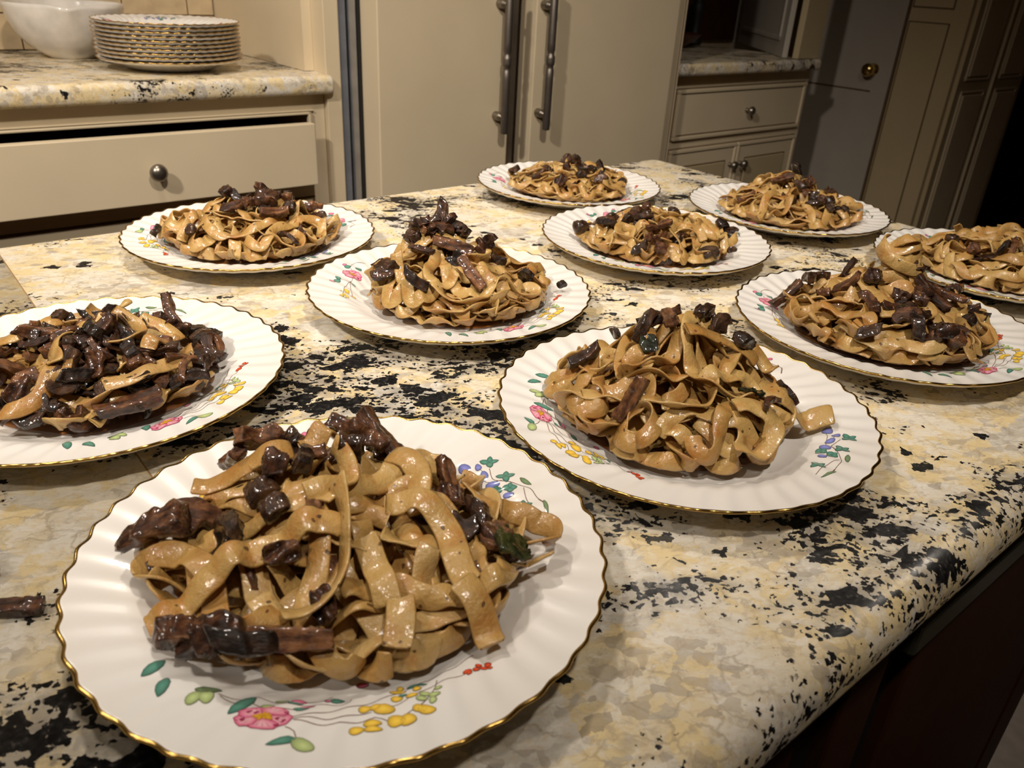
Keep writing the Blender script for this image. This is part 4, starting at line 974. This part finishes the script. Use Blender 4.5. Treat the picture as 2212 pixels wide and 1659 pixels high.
# bumps: (u, v, radius u, radius v, height, power); mushrooms: (u, v, spread u, spread v, count)
SV = [
 dict(bumps=[(-0.002, 0.000, 0.100, 0.086, 0.036, 0.45), (-0.02, 0.02, 0.06, 0.05, 0.046, 0.8)], n_rib=80, L=(0.12, 0.24), w=0.0125, ds=0.0016, curl=42,
      mush=[(-0.03, -0.05, 0.04, 0.02, 12), (-0.03, 0.03, 0.03, 0.03, 12), (0.06, 0.01, 0.025, 0.03, 12), (0.0, 0.05, 0.03, 0.02, 7)],
      top_mush=[(-0.003, 0.058, 12, 0.9, -0.35, 0.15), (0.012, 0.060, 2, 1.2, -0.5, 0.1), (-0.052, 0.050, 12, 0.95, 0.9, 0.2), (-0.040, 0.052, 7, 1.0, 0.5, 0.2), (-0.072, 0.045, 0, 1.0, 2.5, 0.1), (-0.094, -0.016, 13, 0.9, 3.4, 0.0), (-0.078, -0.004, 3, 1.1, 0.3), (-0.045, 0.008, 6, 1.3, 0.5), (-0.04, 0.018, 5, 1.1, 1.5), (-0.052, -0.018, 1, 1.1, 2.3, 0.2), (-0.033, -0.012, 6, 1.1, 0.4), (0.052, 0.032, 0, 1.0, 2.0), (0.068, 0.022, 1, 1.0, 2.2), (0.086, -0.010, 9, 1.2, 1.5, 0.3), (0.078, -0.002, 3, 0.9, 1.4), (-0.062, -0.074, 11, 1.0, 0.2), (-0.045, -0.078, 12, 0.8, 0.1), (-0.03, -0.082, 1, 1.2, 0.1), (-0.01, -0.079, 2, 1.0, 0.05)],
      heroes=[([(-0.080, -0.066, 0.1), (-0.055, -0.048, 0.3), (-0.028, -0.030, 0.4), (0.005, -0.020, 0.3)], 1.1),
              ([(-0.02, -0.008, 0.8), (0.006, 0.012, 0.7), (0.020, 0.032, 0.3), (0.012, 0.048, 0.2), (-0.008, 0.050, 1.0), (-0.014, 0.038, 1.2), (-0.004, 0.025, 0.9), (0.0, 0.008, 0.6), (-0.012, -0.012, 0.3)],),
              ([(0.015, 0.046, 0.2), (0.030, 0.035, 0.3), (0.036, 0.018, 0.5), (0.035, 0.006, 0.3)], 1.1),
              ([(0.018, 0.002, 0.5), (0.034, 0.006, 0.3), (0.052, -0.006, 0.2), (0.058, -0.028, 0.2), (0.066, -0.046, 0.2)], 1.1),
              ([(0.012, -0.022, 0.3), (0.022, -0.040, 0.2), (0.030, -0.058, 0.5)], 1.1),
              ([(-0.004, 0.000, 1.0), (0.004, -0.022, 1.2), (0.006, -0.046, 1.0), (-0.002, -0.062, 0.6), (-0.018, -0.070, 0.3)],),
              ([(0.078, 0.020, 0.2), (0.092, 0.020, 0.8), (0.108, 0.012, 1.0), (0.108, 0.000, 0.9), (0.092, -0.004, 0.7)],),
              ([(0.034, -0.052, 0.2), (0.036, -0.066, 0.1), (0.035, -0.078, 0.1)], 1.1),
              ([(0.060, -0.044, 0.1), (0.072, -0.056, 0.1), (0.078, -0.070, 0.2)], 1.1),
              ([(-0.088, 0.020, 0.1), (-0.066, 0.024, 0.2), (-0.046, 0.030, 0.3), (-0.034, 0.038, 0.4)], 1.1),
              ([(-0.03, 0.03, 0.5), (-0.02, 0.044, 0.3), (-0.012, 0.06, 0.2)],),
              ([(0.034, 0.05, 0.3), (0.048, 0.048, 0.2), (0.055, 0.036, 0.3)],)],
      label='helping of broad ribbon pasta with glossy brown mushrooms on the nearest plate'),
 dict(bumps=[(-0.010, 0.002, 0.090, 0.084, 0.040, 0.5), (0.0, 0.02, 0.05, 0.045, 0.066, 0.8)], n_rib=120, w=0.0120, ds=0.0020, curl=50,
      mtop=0.062, mush=[(0.0, 0.02, 0.03, 0.02, 6), (0.03, -0.03, 0.03, 0.02, 5), (-0.03, 0.0, 0.03, 0.03, 5)],
      top_mush=[(-0.020, 0.032, 0, 1.1, 0.0, -0.1), (-0.016, 0.016, 0, 1.0, 1.6, 0.2), (-0.030, 0.020, 1, 1.0, 0.8), (-0.030, 0.006, 9, 0.8, 1.6), (0.012, 0.024, 1, 0.9, 1.0), (0.038, 0.006, 6, 1.2, 0.5), (0.036, -0.034, 9, 0.8, 0.2), (-0.074, 0.012, 0, 0.9, 0.5), (0.070, -0.012, 3, 0.8, 0.0), (0.016, 0.036, 6, 0.9, 0.0)],
      heroes=[([(0.045, -0.012, 0.1), (0.062, -0.020, 0.4), (0.082, -0.017, 0.35), (0.106, -0.018, 0.5)], 1.5),
              ([(0.046, 0.020, 0.2), (0.056, 0.012, 0.3), (0.064, 0.0, 0.2)],),
              ([(-0.010, -0.006, 0.3), (0.010, 0.000, 0.3), (0.032, 0.004, 0.2), (0.05, 0.0, 0.4)],),
              ([(0.018, -0.052, 0.2), (0.034, -0.050, 0.2), (0.048, -0.058, 0.1), (0.034, -0.074, 0.1), (0.014, -0.074, 0.1)], 1.15)],
      wraps=[(0.008, 0.026, 0.014, 0.060, 3.0, 4.2, 1.2), (0.010, 0.026, 0.011, 0.070, 2.6, 4.6, 0.9), (0.008, 0.026, 0.017, 0.052, 3.4, 3.6, 1.3)],
      label='tall tangled heap of pale ribbon pasta on the second plate of the near row'),
 dict(bumps=[(0.005, 0.000, 0.092, 0.086, 0.044, 0.45)], n_rib=26, w=0.0120, ds=0.0020, curl=50,
      mush=[(0.0, 0.0, 0.05, 0.05, 230)],
      heroes=[([(-0.010, 0.030, 0.1), (-0.012, 0.010, 0.2), (-0.002, -0.006, 0.7), (0.010, 0.0, 0.5), (0.010, 0.016, 0.4)],),
              ([(0.012, 0.014, 0.8), (0.030, 0.012, 1.1), (0.042, 0.0, 1.1), (0.036, -0.018, 0.8), (0.024, -0.018, 0.5)],),
              ([(-0.036, -0.024, 0.1), (-0.042, -0.045, 0.5), (-0.044, -0.062, 0.9)],),
              ([(-0.030, -0.078, 0.2), (-0.012, -0.082, 0.7), (0.0, -0.070, 0.9), (0.002, -0.050, 0.3), (0.014, -0.045, 0.3)],),
              ([(0.036, -0.062, 0.2), (0.056, -0.046, 0.2), (0.070, -0.020, 0.4), (0.080, -0.012, 0.4)], 1.1),
              ([(-0.006, -0.010, 0.3), (-0.010, -0.030, 0.9), (0.0, -0.040, 1.0), (0.004, -0.055, 0.3)],),
              ([(0.022, 0.034, 0.6), (0.042, 0.028, 0.2), (0.060, 0.018, 0.2)],),
              ([(0.05, -0.02, 0.3), (0.056, 0.0, 0.4), (0.058, 0.012, 0.2)],),
              ([(-0.02, 0.04, 0.3), (0.0, 0.045, 0.3), (0.014, 0.04, 0.3)],),
              ([(-0.056, 0.016, 0.3), (-0.044, 0.022, 0.3), (-0.036, 0.036, 0.3)],),
              ([(-0.072, 0.004, 0.3), (-0.056, 0.002, 0.3), (-0.046, 0.010, 0.3)],)],
      label='mushroom-laden helping with few noodles showing, at the left edge'),
 dict(bumps=[(0.008, 0.002, 0.088, 0.084, 0.034, 0.45), (-0.012, 0.016, 0.045, 0.045, 0.052, 0.8)], n_rib=110, w=0.0115, ds=0.0020, curl=55,
      mush=[(-0.015, 0.02, 0.02, 0.02, 20), (0.06, -0.01, 0.03, 0.02, 7), (-0.04, -0.03, 0.03, 0.02, 8)],
      top_mush=[(-0.020, 0.018, 7, 1.1, 1.6, 0.9), (-0.012, 0.022, 0, 1.1, 1.3, -1.1), (0.002, 0.026, 10, 1.25, -0.2, 0.0), (-0.028, 0.022, 8, 0.9, 0.7, 0.3), (-0.022, 0.006, 8, 0.9, 1.5, -0.6), (-0.010, 0.010, 3, 0.9, 0.2), (0.010, 0.014, 8, 0.8, -0.6, 0.2), (-0.036, 0.030, 6, 1.1, 0.4), (-0.040, 0.012, 6, 0.9, 0.8), (0.036, 0.022, 4, 0.9, 1.2, 0.9), (0.072, -0.018, 4, 0.9, 1.4, 0.8), (0.108, 0.002, 6, 0.7, 0.4), (-0.014, 0.036, 1, 1.0, 1.4, 1.0)],
      label='neat mound of ribbon pasta topped with a dark mushroom cluster, centre of the island'),
 dict(bumps=[(0.0, 0.0, 0.100, 0.088, 0.034, 0.5)], n_rib=105, w=0.0118, ds=0.0022, curl=55,
      mush=[(0.02, 0.02, 0.04, 0.025, 22), (0.0, -0.04, 0.05, 0.02, 14)],
      top_mush=[(-0.034, 0.040, 6, 1.4, 0.3), (-0.034, 0.030, 5, 1.1, 0.9), (0.014, 0.030, 2, 1.1, 1.1, 0.35), (0.008, 0.008, 0, 1.2, 1.3, 0.3), (-0.015, 0.000, 0, 1.2, 0.1), (0.020, -0.002, 11, 1.5, 0.1), (0.050, 0.046, 2, 1.1, 0.6, -0.2), (0.058, 0.034, 11, 1.1, 0.3), (-0.088, -0.044, 7, 0.9, 2.6), (0.034, 0.028, 5, 1.1, 0.2), (0.0, -0.006, 8, 0.9, 0.2)],
      label='wide helping of curly noodles and mushroom strips on the plate before the open drawer'),
 dict(bumps=[(0.004, 0.0, 0.096, 0.090, 0.036, 0.42)], n_rib=120, w=0.0090, ds=0.0022, L=(0.08, 0.17), curl=65,
      mush=[(0.01, 0.0, 0.03, 0.04, 26), (-0.03, 0.02, 0.03, 0.03, 8)],
      top_mush=[(0.0, 0.050, 6, 1.1, 0.3), (0.012, 0.030, 6, 1.2, 0.3), (0.004, 0.020, 4, 0.8, 0.8), (0.018, 0.006, 6, 1.1, 0.1), (0.024, -0.02, 1, 0.9, 0.3), (0.014, -0.04, 6, 1.1, 0.2), (0.046, 0.036, 6, 0.8, 0.0), (-0.046, -0.03, 0, 0.9, 0.6), (0.040, -0.055, 3, 0.7, 0.2), (0.078, -0.01, 6, 0.9, 0.2)],
      label='low helping of narrow curly noodles on the far back plate'),
 dict(bumps=[(0.003, 0.0, 0.100, 0.086, 0.036, 0.5), (0.0, 0.02, 0.05, 0.04, 0.044, 0.8)], n_rib=120, w=0.0105, ds=0.0022, L=(0.08, 0.18), curl=60,
      mush=[(-0.06, 0.0, 0.03, 0.03, 16), (0.0, 0.02, 0.04, 0.03, 12), (0.02, -0.06, 0.05, 0.02, 10)],
      top_mush=[(-0.090, -0.010, 6, 1.4, 0.3), (-0.062, 0.012, 4, 0.9, 0.3), (-0.05, 0.02, 6, 1.2, 0.2), (-0.034, 0.0, 7, 0.7, 1.4), (0.088, 0.030, 6, 1.4, 0.5), (0.098, 0.024, 4, 0.8, 0.5), (0.026, 0.03, 6, 1.1, 0.3), (-0.018, 0.066, 1, 1.0, 0.2), (-0.04, 0.056, 10, 0.9, 0.1), (-0.006, -0.076, 5, 1.1, 0.1), (-0.03, -0.076, 10, 0.9, 0.1), (0.080, -0.052, 6, 0.8, 0.0)],
      label='low broad helping of golden noodles on the plate behind the central mound'),
 dict(bumps=[(0.004, 0.002, 0.104, 0.090, 0.040, 0.6), (0.0, 0.03, 0.055, 0.045, 0.062, 0.8)], n_rib=120, w=0.0110, ds=0.0024, L=(0.09, 0.2), curl=52,
      mtop=0.048, mush=[(0.02, -0.014, 0.03, 0.03, 18), (-0.05, -0.02, 0.03, 0.02, 6)],
      top_mush=[(0.018, 0.004, 7, 1.0, 0.3), (0.030, 0.010, 8, 0.9, 0.2), (0.010, -0.02, 6, 1.3, 0.2), (0.024, -0.03, 4, 0.8, 0.8), (0.020, -0.05, 1, 0.9, 0.3), (0.04, -0.045, 6, 1.1, 0.2), (-0.064, -0.014, 0, 0.9, 0.1), (0.066, -0.04, 6, 0.9, 0.4)],
      label='peaked helping of noodles on the far right corner plate, before the door'),
 dict(bumps=[(0.0, -0.004, 0.098, 0.088, 0.036, 0.45), (0.012, 0.029, 0.032, 0.030, 0.060, 0.6)], n_rib=120, w=0.0120, ds=0.0020, curl=50,
      mtop=0.052, mush=[(-0.05, 0.01, 0.03, 0.03, 20), (0.03, 0.0, 0.03, 0.03, 18), (0.0, -0.06, 0.04, 0.02, 14)],
      top_mush=[(-0.088, 0.024, 2, 0.95, 0.1, -0.1), (-0.064, 0.030, 1, 1.1, 1.4, 0.7), (-0.060, 0.004, 8, 0.8, 0.4), (-0.046, -0.006, 0, 0.9, -0.5), (-0.036, -0.040, 0, 1.0, 1.5), (-0.026, -0.014, 11, 1.0, 0.2), (0.0, -0.022, 11, 1.0, 0.2), (0.012, -0.030, 8, 0.9, 0.4), (0.030, -0.016, 2, 1.1, -0.8, 0.1), (0.048, -0.010, 2, 1.0, -1.0, 0.1), (0.062, 0.010, 8, 0.9, 0.4), (0.012, -0.080, 11, 1.2, 0.0), (-0.012, -0.060, 3, 0.9, 0.2), (-0.048, -0.074, 10, 1.0, 0.2), (0.02, -0.02, 3, 0.9, 1.2), (-0.006, -0.05, 9, 0.8, 0.3)],
      heroes=[([(-0.028, 0.020, 0.9), (-0.012, 0.014, 0.9), (0.010, 0.012, 0.8), (0.032, 0.022, 0.8)], 1.1),
              ([(-0.040, 0.000, 0.2), (-0.030, -0.020, 0.3), (-0.026, -0.045, 0.2), (-0.026, -0.060, 0.1)], 1.1)],
      wraps=[(0.012, 0.028, 0.024, 0.042, 2.6, 4.6, 1.5), (0.011, 0.028, 0.025, 0.051, 3.3, 4.2, 1.45), (0.012, 0.029, 0.024, 0.060, 2.2, 5.2, 1.4), (0.013, 0.029, 0.023, 0.069, 3.6, 4.2, 1.3), (0.011, 0.030, 0.020, 0.078, 2.9, 5.0, 1.15), (0.012, 0.031, 0.015, 0.085, 2.2, 4.6, 0.9), (0.013, 0.030, 0.009, 0.091, 3.0, 4.4, 0.5), (0.012, 0.026, 0.021, 0.073, 4.0, 3.0, 1.3)],
      label='towering helping with a noodle knot and many dark mushrooms, third plate of the near row'),
 dict(bumps=[(0.0, 0.004, 0.098, 0.088, 0.034, 0.5), (0.03, 0.03, 0.06, 0.045, 0.042, 0.8)], n_rib=120, w=0.0115, ds=0.0024, curl=50,
      mush=[(0.0, 0.0, 0.05, 0.05, 9)],
      top_mush=[(-0.060, 0.0, 6, 1.2, 0.5), (-0.05, -0.03, 11, 0.9, 0.2), (-0.01, -0.02, 1, 0.7, 0.4), (0.03, 0.04, 6, 0.8, 0.2), (0.02, -0.06, 6, 0.9, 0.2)],
      label='pale noodle helping with few mushrooms, cut by the right edge'),
]
for i, ((x, y), r, kw) in enumerate(zip(PL, ROT, SV)):
    serving((x, y), r, 12+i*7, **kw)

# ------------------------------------------------------------------ stray mushroom pieces on the granite, left edge
o = bpy.data.objects.new('mushroom_piece', PROTO[2][0]); COL.objects.link(o)
o.location = (0.004, 0.379, ZI+0.0045); o.rotation_euler = (0, 0, -0.62); o.scale = (0.9, 0.9, 0.9)
tag(o, 'single brown mushroom strip dropped on the granite at the left edge', 'mushroom')
o = bpy.data.objects.new('mushroom_piece', PROTO[5][0]); COL.objects.link(o)
o.location = (-0.001, 0.415, ZI+0.005); o.rotation_euler = (0, 0, 0.5)
tag(o, 'small mushroom chunk in a drop of sauce just above the dropped strip', 'mushroom')

# ------------------------------------------------------------------ stacked plates and the white bowl on the wall counter
ORD = ['bottom', 'second from the bottom', 'third from the bottom', 'fourth from the bottom', 'fifth from the bottom', 'fifth from the top', 'fourth from the top', 'third from the top', 'second from the top', 'top']
rg = random.Random(5)
for k in range(10):
    t = add_plate((0.565+rg.uniform(-0.0012, 0.0012), 1.806+rg.uniform(-0.0012, 0.0012), ZW+0.0003+k*0.0076+(0.001 if k else 0)), rg.uniform(0, 6.28), 'gilt-rimmed plate, %s of the stack beside the white bowl' % ORD[k], 'plates stacked on the wall counter', k == 9)
    t.scale = (1.03, 1.03, 1.0)

bm = bmesh.new(); N = 64
prof = [(0.0, 0.003), (0.036, 0.003), (0.040, 0.0), (0.046, 0.0), (0.050, 0.004), (0.078, 0.022), (0.098, 0.045), (0.111, 0.075), (0.117, 0.100), (0.1175, 0.108), (0.115, 0.1085), (0.112, 0.104), (0.106, 0.075), (0.093, 0.047), (0.073, 0.026), (0.045, 0.011), (0.0, 0.009)]
lathe(bm, prof, N)
for v in bm.verts:   # pouring lip, turned towards the camera
    a = math.atan2(v.co.y, v.co.x); d = (a-(-1.75)+math.pi) % (2*math.pi)-math.pi; f = math.exp(-(d/0.16)**2)*max(0, (v.co.z-0.07)/0.038)
    r = math.hypot(v.co.x, v.co.y)
    if r > 0.05: v.co.x += math.cos(a)*0.011*f; v.co.y += math.sin(a)*0.011*f; v.co.z -= 0.006*f
tag(obj('mixing_bowl', bm, M['bowl'], None, (0.432, 2.045, ZW+0.0005), True), 'glossy white mixing bowl with a pouring lip on the left wall counter', 'bowl')
